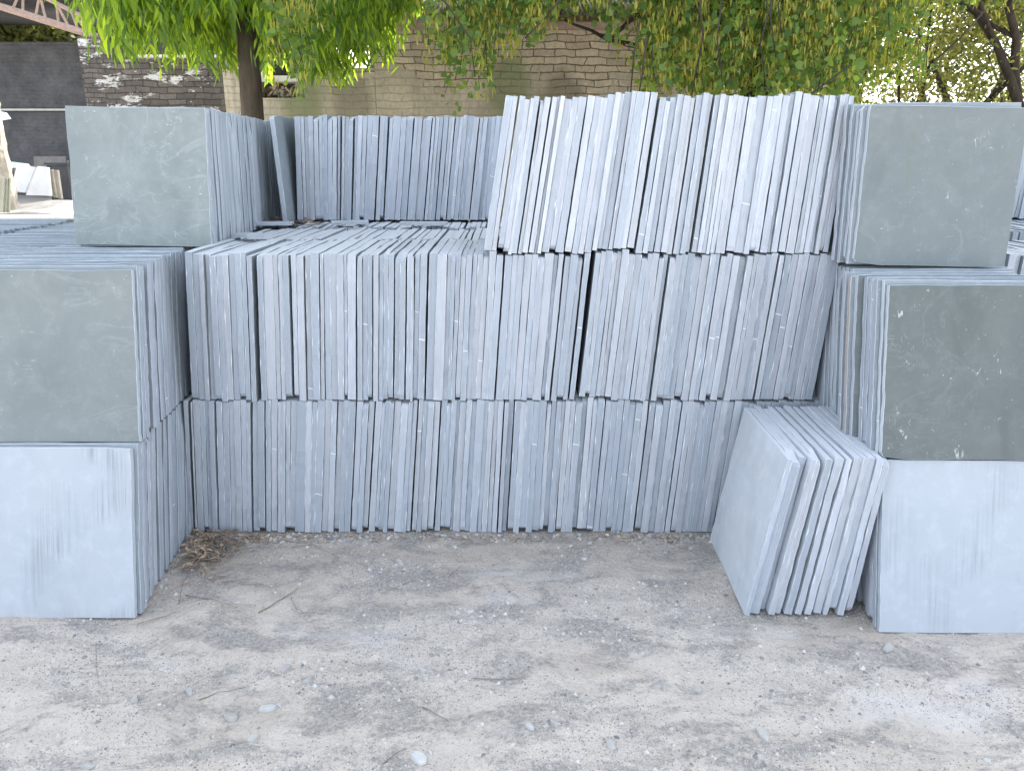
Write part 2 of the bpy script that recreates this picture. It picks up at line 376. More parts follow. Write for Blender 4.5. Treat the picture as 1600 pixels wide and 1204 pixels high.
def parse(s):    # "a b|c d": boundaries in photo pixels; '|' marks an open gap
    out = []; left = None
    for tok in s.split():
        if '|' in tok:
            a, b = map(float, tok.split('|')); out.append((left, a)); left = b
        else:
            a = float(tok)
            if left is not None: out.append((left, a))
            left = a
    return out
def interp(tab, x):
    if x <= tab[0][0]: return tab[0][1]
    for (a, u), (b, v) in zip(tab, tab[1:]):
        if x <= b: return u + (v - u) * (x - a) / (b - a)
    return tab[-1][1]

slab_seed = [100]
def edge_row(spec, row_y, D, leans, support, where, group, colk=1.0, warm=0., back=0., H0=.61, face=None, jit=.006, zoff=None, Wd=.585, mass=None):
    """slabs standing on edge side by side, their sawn edges in the plane y = D"""
    sl_ = parse(spec); tops = []; n = len(sl_)
    for k, (a, b) in enumerate(sl_):
        px = (a + b) / 2; lean = R(interp(leans, px)); slab_seed[0] += 1; sd = slab_seed[0]; r = random.Random(sd)
        # a row's pixel height only fixes the level at which the joints were measured
        pa, pb = atY(a, row_y, D), atY(b, row_y, D); xm = (pa.x + pb.x) / 2; zm = pa.z
        t = (pb.x - pa.x) * math.cos(lean) - .0010; H = H0 + r.uniform(-.004, .005) + (r.uniform(-.006, .009) if r.random() < .14 else 0)
        lo = xm - math.tan(lean) * (zm - (support if isinstance(support, float) else support(xm)))
        base = support if isinstance(support, float) else max(support(lo - t / 2), support(lo), support(lo + t / 2))
        if zoff: base += zoff(px)
        x0 = xm - math.tan(lean) * (zm - base)
        z0 = base + abs(math.sin(lean)) * t / 2 + .0004
        yj = D + r.uniform(-jit, jit) + (.010 if r.random() < .12 else 0)
        M = Matrix.Translation((x0, yj, z0)) @ Matrix.Rotation(lean, 4, 'Y') @ Matrix.Rotation(-back, 4, 'X') @ Matrix.Rotation(R(r.uniform(-.12, .12)), 4, 'Z')
        W = Wd + r.uniform(-.02, .012)
        tx = x0 + math.sin(lean) * H; tz = z0 + math.cos(lean) * H + abs(math.sin(lean)) * t / 2
        tops.append((tx - t / 2, tx + t / 2, tz))
        c = edge_col(r, colk, warm)
        if mass is not None:
            mass.add(M, t, W, H, sd); continue
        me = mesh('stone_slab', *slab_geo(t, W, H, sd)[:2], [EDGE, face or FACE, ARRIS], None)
        V, Fc, I = slab_geo(t, W, H, sd) if False else (None, None, None)
        lbl = None
        if k < (n + 1) // 2: lbl = '%s slab, %s from left in %s' % (tone(t, c), ordw(k + 1), where)
        else: lbl = '%s slab, %s from right in %s' % (tone(t, c), ordw(n - k), where)
        if k == 0: lbl = '%s slab at the left end of %s' % (tone(t, c), where)
        if k == n - 1: lbl = '%s slab at the right end of %s' % (tone(t, c), where)
        o = link('stone_slab', me, None, M, lbl, 'stone slab', group, color=c)
    def sup(x):
        z = [q[2] for q in tops if q[0] - .004 <= x <= q[1] + .004]
        if z: return max(z)
        return min(tops, key=lambda q: min(abs(q[0] - x), abs(q[1] - x)))[2]
    return sup

_mesh = mesh
def mesh_slab(t, W, H, sd, face, **k):
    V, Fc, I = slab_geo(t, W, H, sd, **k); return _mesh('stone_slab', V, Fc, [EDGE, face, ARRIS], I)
def mesh(name, vs, fs, mats, idx=None, smooth=False):
    if name == 'stone_slab' and idx is None:          # recover the two materials: cap faces come first
        idx = [1] * (22 * 6 * 2) + [2, 0, 2] * ((len(fs) - 22 * 6 * 2) // 3)
    return _mesh(name, vs, fs, mats, idx, smooth)

class Mass:
    def __init__(s): s.v = []; s.f = []; s.i = []
    def add(s, M, t, W, H, sd, nv=8, nu=2):
        V, Fc, I = slab_geo(t, W, H, sd, nv, nu); b = len(s.v)
        s.v += [M @ Vector(p) for p in V]; s.f += [tuple(b + k for k in q) for q in Fc]; s.i += I
MASS = Mass()

# ------------------------------------------------------------------ the ground
def gz(x, y):
    z = .014 * n1(x * .8, y * .8, 2) + .013 * n1(x * 3.1, y * 4.1, 5) + .0075 * n1(x * 9, y * 12, 8) + .0030 * n1(x * 32, y * 32, 1)
    if y > 3.0: z = z * .3
    return z - .006
def axis(lo, hi, step, far):
    a = []; x = lo
    while x <= hi: a.append(x); x += step
    q = step; x = hi
    while x < far: q *= 1.35; x += q; a.append(x)
    q = step; x = lo; pre = []
    while x > -far: q *= 1.35; x -= q; pre.append(x)
    return pre[::-1] + a
xs = axis(-1.95, 1.95, .0125, 260); ys = axis(1.55, 3.2, .0125, 300)
gv = [(x, y, gz(x, y)) for y in ys for x in xs]; nx = len(xs)
gf = [(j * nx + i, j * nx + i + 1, (j + 1) * nx + i + 1, (j + 1) * nx + i) for j in range(len(ys) - 1) for i in range(nx - 1)]
link('ground', mesh('ground', gv, gf, GROUND, None, True), kind='structure')

# ------------------------------------------------------------------ the central stack: three tiers of slabs on edge
T1 = ("290.6 297.5|301.9 305 315.6 322.5 330 338|339.4 349.4 358.8 366.9 376.9 385.6 391.9|394 403.8 413.8|415 422.5 432.5|434.4 440.6 446 453 463.8 478 "
      "486 494 504.8 515.6 524 533 541.9 551|552.8 562.5 571 579.4|581 590.6 596 603.8 610.6 621 632.5 639.4 646|648.8 655.6 663.8 673 681.9|683.8 "
      "692.5 700 707.8 713 723.5 731.5 739.4 750.6 757.5 766 773.5 781|783 789.4 796.6|798.5 807.5 816 827.5 836.9 848 855 863 870.6 875.6 883.8 "
      "891.4 901.7 908.9 918 924.8 934.7|936.8 946 955.9 964.7 972.6 983 992.6 1000.5|1003 1012.5 1023.6 1034 1042.8 1050.7|1052.3 1061 1069 1077.8 1086 1093.8 "
      "1103.3 1111.3 1120.9 1129.6")
T2 = ("294.8 305.6 316.3 323.5 332.5 342.5 352.5 361.3 371.3 380.6 388.1|390 397.5|405 413.8 428.8 436|438 444.4 453.8|456.9 465 476|477.8 486.9 "
      "499.4|501.3 507 516.9 527.3 537.5 542.3 555.6|557.9 565.6 574.4 581.3|583.5 591.5 599 606.5 614.4|616.3 624.4 633|634.8 642.5 646.3 654 665|667.8 680.3 "
      "695 702.5 708.8 715.6 724 733 741 749.4 758 768.8 779.8|781.5 792.8 802.5 811 822.8 831.9 841.5 855.6 861.9 869.4|871.9 880.3 891.3 898.8|901.5 910|917 "
      "925.6 933 943 950.9 957.5 967.5 978 988.8 998 1005.6 1015 1022.5 1029.4|1031.9 1040.6 1050 1059.4 1070 1080.6 1092.5 1100.6 1107.8|1109 1118.8 1127.5 "
      "1138 1148.8 1158.8 1165.6 1177.5 1186.3 1196|1197.8 1205.6|1207 1217.5 1227.5 1235.6 1244.4 1253 1260.6 1270 1277.5 1289.4")
T3 = ("771 783 790.6|792.8 801.9 810 816 824|826 831.9 841|843.5 851.9 856 863 875 885 897.5|899 910.6 921 930 941.9 950 956.9 967.5 974.8 986.9 "
      "995.6|997 1008|1012.5 1021.9 1030 1040 1050 1060 1068|1070 1080 1088.8 1096|1098.8 1106.9 1114.4 1121 1127.5 1135 1143 1151|1152.8 1166 1180.6 1189.4 1197.5 "
      "1204.8|1206.5 1217.5 1223.8 1233.8|1236 1247.5 1261|1262.8 1268.8 1276 1285 1292.5 1300 1306.9 1315")
DC = 3.106
g1 = 'slabs on edge in the bottom tier of the central stack'
s1 = edge_row(T1, 735, DC, [(290, 4.4), (440, 5.0), (590, 6.0), (700, 4.4), (790, 3.2), (870, 3.0), (1000, 3.6), (1130, 4.6)], -.004,
              "the central stack's bottom tier", g1, .96, zoff=lambda p: .016 if 900 < p < 930 else 0)
# the last slabs of that tier, only their tips seen above the leaning slabs
sp_ = ' '.join('%.1f' % (1130.4 + 11.2 * i) for i in range(14))
s1b = edge_row(sp_, 735, DC, [(1130, 4.7), (1290, 4.2)], -.004, '', '', mass=MASS)
sup1 = lambda x: s1(x) if x < atY(1135, 640, DC).x + .02 else .612
s2 = edge_row(T2, 515, DC, [(290, 4.0), (440, 3.2), (640, 3.0), (800, 4.0), (905, 4.9), (915, 4.9), (1000, 4.7), (1190, 4.6), (1290, 4.2)], sup1,
              "the central stack's middle tier", 'slabs on edge in the middle tier of the central stack', .97)
s3 = edge_row(T3, 285, DC, [(770, 8.6), (860, 8.4), (1000, 7.0), (1080, 5.9), (1200, 4.8), (1315, 4.4)], s2,
              "the central stack's top tier", 'slabs on edge in the top tier of the central stack', 1.15, .015, back=R(3), H0=.596)
# ranks behind the front of the central stack (only their tops show), and the back row standing on them
def rank(D, x0, x1, z0, H, W, lean0, tmean=.026, jig=.012, seed=0):
    r = random.Random(900 + seed); x = x0
    while x < x1:
        t = tmean * r.uniform(.75, 1.25); q = R(lean0 + r.uniform(-.3, .3))
        MASS.add(Matrix.Translation((x + t / 2, D + r.uniform(-jig, jig), z0)) @ Matrix.Rotation(q, 4, 'Y'), t - .001, W + r.uniform(-.03, .01), H + r.uniform(-.006, .006), seed * 1000 + int(x * 1000) + 5000)
        x += t / math.cos(q) + (r.uniform(.003, .012) if r.random() < .2 else .0015)
rank(3.715, -1.36, .25, .612, .605, .56, 3.5, seed=1); rank(4.30, -1.22, .15, .612, .612, .56, 3.5, seed=2)
rank(3.72, -1.36, 1.1, 0, .61, .56, 3.5, seed=11); rank(4.30, -1.25, 1.1, 0, .61, .56, 3.5, seed=12)
rank(3.715, .30, 1.1, .612, .605, .56, 3.5, seed=6); rank(4.30, .30, 1.1, .612, .605, .56, 3.5, seed=7)
BR = ("463 472 477 483.6 490.5|492 499 505 512 519 526|527.6 531.6|534 538 544 550|552.4 557 564 571 579 588|590 597 602.4|604.4 610 622 630 640|641.6 647 654 660 "
      "668|669.6 674 680 685.6|687 694 699 703|704.4 711 716 723 727 732 740|741.6 747 754 760 766 773 780")
edge_row(BR, 270, 4.60, [(463, 2.0), (560, 5.0), (640, 6.5), (780, 7.0)], 1.236, 'the back row behind the central stack',
         'slabs on edge in the back row', 1.0, H0=.575, Wd=.55)

rank(5.05, -1.9, -.9, 1.21, .56, .5, 0, seed=17); rank(5.0, -1.9, -.9, .6, .60, .5, 0, seed=18); rank(5.0, -1.9, -.9, 0, .60, .5, 0, seed=19)
# ------------------------------------------------------------------ side piles: slabs face the camera and lean back
def facing(side, x, y, z, back, t, W, H, yaw=0., roll=0., face=FACE, label=None, group=None, colr=None, sd=None, name='stone_slab'):
    """side -1: left pile (its right edge at x); +1: right pile (its left edge at x); y = front of its foot"""
    if sd is None: slab_seed[0] += 1; sd = slab_seed[0]
    rz = Matrix.Rotation(R(90) if side < 0 else R(-90), 4, 'Z')
    M = Matrix.Translation((x, y + t / 2, z)) @ Matrix.Rotation(yaw, 4, 'Z') @ Matrix.Rotation(-back, 4, 'X') @ Matrix.Rotation(roll, 4, 'Y') @ rz
    if label is None: MASS.add(M, t, W, H, sd, 6, 2); return
    V, Fc, I = slab_geo(t, W, H, sd)
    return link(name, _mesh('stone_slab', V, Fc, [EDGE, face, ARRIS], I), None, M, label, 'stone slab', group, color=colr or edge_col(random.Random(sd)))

def side_pile(side, y0, y1, z, back, xf, specs, tm=.026, H=.61, W=.61, seed=0, jx=.007, keep=0, where='', group='', backf=None):
    r = random.Random(seed); y = y0; k = 0
    while y < y1:
        sp = specs[k] if k < len(specs) else {}
        t = sp.get('t', tm * r.uniform(.75, 1.25)); x = xf(y) + sp.get('dx', r.uniform(-jx, jx)); gap = r.uniform(.001, .003) if r.random() < .8 else r.uniform(.005, .016)
        bk = back if backf is None else backf(y)
        h = sp.get('H', H + r.uniform(-.006, .006))
        lab = None
        if k < keep:
            lab = sp.get('label') or 'grey slab, %s behind the front one in %s' % (ordw(k), where)
        facing(side, x, y, z + sp.get('dz', 0), bk, t - .001, sp.get('W', W), h, sp.get('yaw', 0), sp.get('roll', 0), sp.get('face', FACE), lab, group, sp.get('col'))
        y += (t + gap) / math.cos(bk); k += 1
xl = lambda y: -1.362 - max(0, y - 2.44) * .088
xl2 = lambda y: -1.357 - max(0, y - 2.65) * .105
xl3 = lambda y: -1.300 - max(0, y - 3.38) * .095
GL = 'slabs leaning back in the left pile'; GR = 'slabs leaning back in the right pile'
side_pile(-1, 2.437, 3.9, -.004, R(14), xl, [
    dict(face=FACE_PALE, t=.024, dx=0, H=.618, label='dusty white-blue square slab at the foot of the left pile', col=(.47, .52, .57)),
    dict(dx=.014, H=.622), dict(dx=.016)], seed=21, keep=8, where="the left pile's bottom tier", group=GL)
side_pile(-1, 2.64, 3.45, .596, R(11), xl2, [
    dict(face=FACE_GREY, t=.022, dx=.002, H=.622, label='grey-green square slab with a faint scratch in the middle of the left pile', col=(.45, .50, .56)),
    dict(dx=.010, H=.632, W=.60), dict(dx=.012, t=.020, W=.60)], seed=22, H=.624, keep=8, where="the left pile's middle tier", group=GL)
side_pile(-1, 3.47, 5.0, .597, R(10), lambda y: xl2(y) + .01, [], seed=23, H=.62)
side_pile(-1, 3.38, 4.86, 1.216, R(6), xl3, [
    dict(face=FACE_VEIN, t=.024, dx=0, H=.572, W=.585, roll=R(1.2), label='veined grey slab standing on top of the left pile', col=(.42, .475, .51)),
    dict(dx=.004, t=.018)], seed=24, H=.575, W=.58, keep=3, where="the left pile's top tier", group=GL, tm=.031, backf=lambda y: R(6 - 2 * (y - 3.38)))
side_pile(-1, 3.95, 5.0, -.004, R(12), lambda y: xl(y), [], seed=25)
# piles farther left, seen only by their tops
for (x, y0, y1, z, sd) in ((-2.03, 3.05, 4.9, .594, 31), (-2.03, 2.6, 4.9, -.004, 32), (-2.75, 3.5, 5.2, .59, 33), (-2.75, 3.3, 5.2, -.004, 34)):
    side_pile(-1, y0, y1, z, R(10), lambda y, x=x: x - (y - 3) * .07, [], seed=sd, jx=.02, tm=.03)
xr = lambda y: 1.285 + max(0, y - 2.35) * .05
side_pile(1, 2.35, 3.9, -.004, R(14.5), xr, [
    dict(face=FACE_PALE2, t=.022, dx=0, H=.606, label='pale blue sawn slab at the foot of the right pile', col=(.45, .50, .56), roll=R(.4)),
    dict(dx=-.003, H=.60, W=.6), dict(dx=-.002, H=.60)], seed=41, keep=5, where="the right pile's bottom tier", group=GR, H=.60)
rt2 = [dict(face=FACE_DARK, t=.022, dx=0, H=.600, label='dark green-grey slab covered in white scratches in the right pile', col=(.50, .56, .60), roll=R(.3)),
       dict(dx=-.004, H=.612, t=.022, col=(.50, .55, .60)), dict(dx=-.018, t=.026), dict(dx=-.014, t=.022), dict(dx=-.016, t=.028), dict(dx=-.02, t=.018),
       dict(dx=-.012, t=.026), dict(dx=-.034, t=.024, face=FACE_DARK2), dict(dx=-.05, t=.026, col=(.36, .32, .30)), dict(dx=-.03), dict(dx=-.048, t=.022), dict(dx=-.02)]
side_pile(1, 2.49, 3.5, .588, R(11.5), lambda y: 1.276 + (y - 2.5) * .045, rt2, seed=42, keep=14, where="the right pile's middle tier", group=GR, H=.605)
side_pile(1, 3.55, 4.4, .588, R(11.5), lambda y: 1.32, [], seed=45)
rt3 = [dict(face=FACE_DARK2, t=.022, dx=0, H=.572, W=.572, label='smooth grey-green slab with a dark drip stain on top of the right pile', col=(.46, .52, .56), roll=R(.8)),
       dict(dx=-.012, H=.583, W=.575, t=.022, col=(.46, .52, .55)), dict(dx=-.018, t=.02), dict(dx=-.03), dict(dx=-.018), dict(dx=-.03)]
side_pile(1, 2.93, 3.6, 1.200, R(3.5), lambda y: 1.288 + (y - 2.93) * .06, rt3, seed=43, keep=7, where="the right pile's top tier", group=GR, H=.58, W=.58)
# stacks farther right, behind the right pile
rank(3.25, 2.06, 3.6, .60, .60, .56, 1, seed=8); rank(3.25, 2.06, 3.6, 0, .60, .56, 1, seed=9)
rank(5.0, 2.6, 4.6, 1.215, .575, .56, 2, seed=10); rank(4.95, 2.2, 4.6, .60, .61, .56, 2, seed=13); rank(4.95, 2.2, 4.6, 0, .60, .56, 2, seed=14)
rank(4.2, 2.2, 4.4, .60, .61, .56, 2, seed=15); rank(4.2, 2.2, 4.4, 0, .60, .56, 2, seed=16)

# ------------------------------------------------------------------ the short row of slabs leaning against the right pile
LN = "1203.5 1211.5|1212.3 1228.5|1229.3 1241 1251 1260|1265 1277|1281 1293|1296.5 1307|1311 1324 1331.5 1345 1356|1358 1368"
DL = 2.465
lls = parse(LN)
for k, (a, b) in enumerate(lls):
    slab_seed[0] += 1; sd = slab_seed[0]; r = random.Random(sd)
    lean = R(9.2 - 3.6 * k / len(lls)); pa, pb = atY(a, 810, DL), atY(b, 810, DL); t = (pb.x - pa.x) * math.cos(lean) - .001
    xm = (pa.x + pb.x) / 2; x0 = xm - math.tan(lean) * pa.z
    H = .612 + (-.01 if k == 2 else 0) + r.uniform(-.003, .003); yj = DL + (.0 if k != 2 else .035) + r.uniform(-.008, .008)
    M = Matrix.Translation((x0, yj, abs(math.sin(lean)) * t / 2 - .004)) @ Matrix.Rotation(lean, 4, 'Y') @ Matrix.Rotation(R(-1.8), 4, 'Z')
    V, Fc, I = slab_geo(t, .585, H, sd, amp=.0028)
    lab = {0: 'leftmost slab of the leaning row, its broad blue-grey face turned left', 2: 'slab set back in the leaning row, third from its left, upper front corner notched',
           len(lls) - 1: 'last slab of the leaning row, resting against the right pile'}.get(k, '%s slab from the left in the short row leaning against the right pile' % ordw(k + 1))
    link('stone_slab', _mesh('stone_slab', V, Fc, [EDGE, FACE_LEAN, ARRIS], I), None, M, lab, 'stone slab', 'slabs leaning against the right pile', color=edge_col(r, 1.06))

# lone slab between left pile and back row
V, Fc, I = slab_geo(.024, .5, .575, 777)
link('stone_slab', _mesh('stone_slab', V, Fc, [EDGE, FACE, ARRIS], I), None,
     Matrix.Translation((-1.272, 4.42, 1.236)) @ Matrix.Rotation(R(-2.6), 4, 'Y') @ Matrix.Rotation(R(2), 4, 'Z'),
     'lone slab tilted left in the gap beside the back row', 'stone slab', color=(.42, .47, .53))
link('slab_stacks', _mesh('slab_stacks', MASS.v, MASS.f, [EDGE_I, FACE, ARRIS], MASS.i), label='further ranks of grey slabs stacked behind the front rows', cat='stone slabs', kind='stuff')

# ------------------------------------------------------------------ small things on the ground and on the stack
def chip_mesh(s, seed, th=.5, n=7):
    r = random.Random(seed); V = []; Fc = []
    st = r.uniform(.45, .8); ro = r.uniform(0, 3.1)
    rr = [r.uniform(.6, 1.15) for _ in range(n)]
    for lv, sc in ((0, 1.0), (.75, .97), (1, .86)):
        for k in range(n):
            a = 2 * math.pi * k / n; x = math.cos(a) * rr[k] * s * sc; y = math.sin(a) * rr[k] * s * sc * st
            V.append((x * math.cos(ro) - y * math.sin(ro), x * math.sin(ro) + y * math.cos(ro), lv * s * th * (1 + .35 * math.sin(a + seed))))
    for l in range(2):
        for k in range(n): Fc.append((l * n + k, l * n + (k + 1) % n, (l + 1) * n + (k + 1) % n, (l + 1) * n + k))
    Fc.append(tuple(range(2 * n, 3 * n))); Fc.append(tuple(range(n))[::-1]); return V, Fc
chips = [(210, 1093, 24, 'flat slate chip on the ground at far left'), (420, 1108, 30, 'pale oval stone chip in the left foreground'), (437, 1102, 12, 'small dark chip touching the pale oval one'),
 (360, 1122, 32, 'angular slate chip in the left foreground'), (395, 1158, 26, 'pointed slate chip near the lower left edge'), (137, 1196, 22, 'chip cut by the bottom edge at far left'),
 (447, 1043, 24, 'long flat chip on the left ground, upper of a pair'), (482, 1058, 24, 'flat chip on the left ground, lower of a pair'), (92, 1162, 12, 'tiny chip near the lower left corner'),
 (74, 1050, 14, 'small chip below the left white slab'), (297, 1082, 22, 'narrow chip on the dark gravel at left'), (625, 877, 20, 'slate chip on the ground in front of the central stack'),
 (735, 953, 13, 'pale pebble in the middle of the ground'), (440, 943, 8, 'white flake near the curved twig'), (912, 871, 11, 'small pale chip below the middle of the central stack'),
 (865, 1132, 28, 'large flat stone in the centre foreground'), (828, 1140, 20, 'pale stone beside the large flat one'), (655, 1188, 30, 'flat white stone at the bottom centre'),
 (672, 1175, 11, 'small stone behind the flat white one'), (1025, 1069, 18, 'slate chip on the ground right of centre'), (1090, 1072, 18, 'crumbled chip right of the centre chip'),
 (1335, 1062, 14, 'square chip on the right ground'), (1480, 1014, 20, 'dark standing chip below the right pile'), (1388, 1010, 24, 'wide chip below the edge of the right pile'),
 (1192, 1148, 28, 'large slate chip in the right foreground'), (1146, 1172, 20, 'chip below the large slate chip in the right foreground'), (1483, 1131, 11, 'white flake in the right foreground'),
 (905, 833, 12, 'chip at the foot of the central stack'), (1080, 858, 14, 'slate sliver by the foot of the leaning row'), (440, 868, 10, 'bluish chip near the left corner of the central stack'),
 (252, 913, 9, 'white fragment at the foot of the left pile'), (955, 1163, 22, 'half buried stone in the centre foreground'), (1070, 1196, 9, 'small stone at the bottom edge right of centre'),
 (370, 939, 16, 'bluish chip at the end of the curved twig'), (1275, 1120, 10, 'white lump in the right foreground'), (1195, 983, 10, 'stone sliver in front of the leaning row')]
for i, (px, py, s, lab) in enumerate(chips):
    p = atZ(px, py, 0); sc = s / 2 * (p.y * math.cos(TH) + HC * math.sin(TH)) / F
    V, Fc = chip_mesh(sc, i + 3)
    q = Matrix.Translation((p.x, p.y, gz(p.x, p.y) - sc * .05)) @ Matrix.Rotation(R(rnd.uniform(-7, 7)), 4, 'X') @ Matrix.Rotation(R(rnd.uniform(-7, 7)), 4, 'Y')
    link('stone_chip', mesh('stone_chip', V, Fc, CHIP_P if ('white' in lab or 'pale' in lab) else CHIP), None, q, lab, 'stone chip', 'stone chips lying on the ground')
# small shards caught along the foot of the stack
m = MB(); r = random.Random(15)
for k in range(330):
    px = r.uniform(300, 1120); x = atY(px, 830, 3.06).x; y = 3.085 - abs(r.gauss(0, .035)); q = r.uniform(.004, .014)
    V, Fc = chip_mesh(q, k + 900, .5); b = len(m.v); z = gz(x, y) - .001
    m.v += [Vector((x + p[0], y + p[1], z + p[2])) for p in V]; m.f += [tuple(b + i for i in f) for f in Fc]; m.i += [0] * len(Fc)
link('shard_rubble', m.build('shard_rubble', GRAVEL), label='small stone shards caught along the foot of the central stack', cat='rubble', kind='stuff')
# gravel
gvv = []; gff = []
r = random.Random(5); cnt = 0
while cnt < 75000:
    x = r.uniform(-1.9, 1.9); y = r.uniform(1.6, 3.12)
    if r.random() > (.14 + 1.9 * max(0, n1(x * 2.1, y * 4.2, 3.3) + .12)): cnt += .3; continue
    s = r.uniform(.0012, .0048) * (1 if r.random() < .955 else r.uniform(1.6, 3.2)); z = gz(x, y); b = len(gvv); cnt += 1
    a0 = r.uniform(0, 6.28)
    for k in range(4):
        a = a0 + k * math.pi / 2; q = r.uniform(.6, 1.2); gvv.append((x + math.cos(a) * s * q, y + math.sin(a) * s * q, z - s * .2))
    gvv.append((x + r.uniform(-.3, .3) * s, y + r.uniform(-.3, .3) * s, z + s * r.uniform(.35, .8)))
    for k in range(4): gff.append((b + k, b + (k + 1) % 4, b + 4))
link('gravel', mesh('gravel', gvv, gff, GRAVEL), label='fine grey gravel strewn over the dusty ground', cat='gravel', kind='stuff')

def stick(pts_px, rad, lab, z=None, Y=None, cat='twig', group='dry twigs on the ground', wob=.004, up=.004):
    P = []; rad *= .62
    for (a, b) in pts_px:
        p = atZ(a, b, 0) if z is None else atZ(a, b, z)
        P.append(Vector((p.x, p.y, (gz(p.x, p.y) if z is None else z) + rad + up * .5)))
    Q = []
    for k in range(len(P) - 1):
        for q in range(5):
            t = q / 5; v = P[k].lerp(P[k + 1], t); Q.append(v + Vector((n1(v.x * 30, v.y * 30, 1), n1(v.x * 30, v.y * 30, 4), abs(n1(v.x * 20, v.y * 20, 9)))) * wob)
    Q.append(P[-1]); m = MB(); m.tube(Q, [rad * (1 - .65 * k / len(Q)) for k in range(len(Q))], 5)
    return link('twig', m.build('twig', TWIG, True), None, None, lab, cat, group)
stick([(290, 930), (330, 936), (370, 948)], .0028, 'long curved twig lying below the dry leaf heap')
stick([(345, 908), (400, 899)], .0018, 'thin straight twig right of the dry leaf heap')
stick([(405, 955), (435, 942), (465, 918)], .004, 'dark root piece on the gravel left of centre')
stick([(215, 975), (255, 962), (282, 954)], .0025, 'twig lying below the left pile corner')
stick([(595, 923), (640, 906), (690, 900)], .0018, 'pale thin twig on the ground near the centre')
stick([(700, 898), (722, 880)], .0018, 'short twig ending at a dry leaf in the centre')
stick([(310, 1095), (345, 1083), (390, 1070)], .0022, 'twig crossing the dark gravel in the left foreground')
stick([(660, 1104), (702, 1127)], .003, 'thick short twig in the centre foreground')
stick([(600, 1195), (622, 1176), (635, 1170)], .0025, 'forked twig near the bottom centre')
stick([(740, 1060), (790, 1063), (830, 1058)], .0022, 'dark twig lying level in the centre')
stick([(1030, 838), (1065, 858), (1100, 868)], .0025, 'twig along the foot of the central stack at right')
stick([(700, 838), (745, 850), (780, 848)], .0022, 'curved twig close to the foot of the central stack')
stick([(455, 852), (490, 848), (530, 868)], .0022, 'bent twig near the left half of the central stack')
stick([(280, 940), (285, 910), (300, 888)], .0022, 'twig rising to the dry leaf heap from the ground')
stick([(455, 935), (462, 950), (475, 958)], .002, 'hooked twig on the ground left of centre')
stick([(150, 1000), (150, 1040), (155, 1075)], .0014, 'hair-thin stem on the ground at far left')
# dry leaf heap in the corner
m = MB(); r = random.Random(77); cp = atZ(318, 862, 0)
for k in range(250):
    a = r.gauss(0, 1); b = r.gauss(0, 1); x = cp.x + a * .055 - b * .02; y = cp.y + b * .10; x = max(x, -1.40 + .0); y = min(y, 3.09)
    h = max(0, .05 - .25 * math.hypot(x - cp.x, (y - cp.y) * .6)) * r.random(); z = gz(x, y) + .004 + h
    L = r.uniform(.015, .045); wd = L * r.uniform(.2, .45); rt = Matrix.Rotation(r.uniform(0, 6.28), 3, 'Z') @ Matrix.Rotation(r.uniform(-.7, .7), 3, 'X') @ Matrix.Rotation(r.uniform(-.4, .4), 3, 'Y')
    bb = len(m.v); c = Vector((x, y, z))
    for (u, v_, ww) in ((-L / 2, 0, 0), (0, -wd / 2, .003), (L / 2, 0, -.002), (0, wd / 2, .003)): m.v.append(c + rt @ Vector((u, v_, ww + .003)))
    m.f.append((bb, bb + 1, bb + 2)); m.i.append(0); m.f.append((bb, bb + 2, bb + 3)); m.i.append(0)
for k in range(46):
    x = cp.x + abs(r.gauss(-.01, .085)); y = min(3.07, cp.y + r.gauss(0, .07)); a = r.uniform(0, 3.1); L = r.uniform(.03, .085)
    m.tube([(max(-1.40, x - math.cos(a) * L), y - math.sin(a) * L * .8, gz(x, y) + .012), (x, y, gz(x, y) + .035), (x + math.cos(a) * L, y + math.sin(a) * L * .5, gz(x, y) + .02)], [.003, .003, .0015], 5, 1)
link('dry_leaf_heap', m.build('dry_leaf_heap', [DRYLEAF, TWIG]), label='heap of brown dry leaves and stalks in the left corner', cat='dry leaves', kind='stuff')
m = MB()
for k in range(800):
    q = r.random() ** 1.3; px = 320 + q * 800; p = atY(px, 830, 3.06 + r.uniform(-.05, .035)); x, y = p.x, p.y; z = gz(x, y) + .003
    if r.random() > .45 + 1.1 * n1(x * 5, 0, 3): continue
    L = r.uniform(.01, .03); a = r.uniform(0, 6.3); bb = len(m.v)
    for (u, v_, ww) in ((-L / 2, 0, 0), (0, -L * .2, .003), (L / 2, 0, .001), (0, L * .2, .004)): m.v.append((x + u * math.cos(a) - v_ * math.sin(a), y + u * math.sin(a) + v_ * math.cos(a), z + ww))
    m.f.append((bb, bb + 1, bb + 2)); m.i.append(0); m.f.append((bb, bb + 2, bb + 3)); m.i.append(0)
link('leaf_litter', m.build('leaf_litter', DRYLEAF), label='scattered brown leaf litter along the foot of the central stack', cat='leaf litter', kind='stuff')
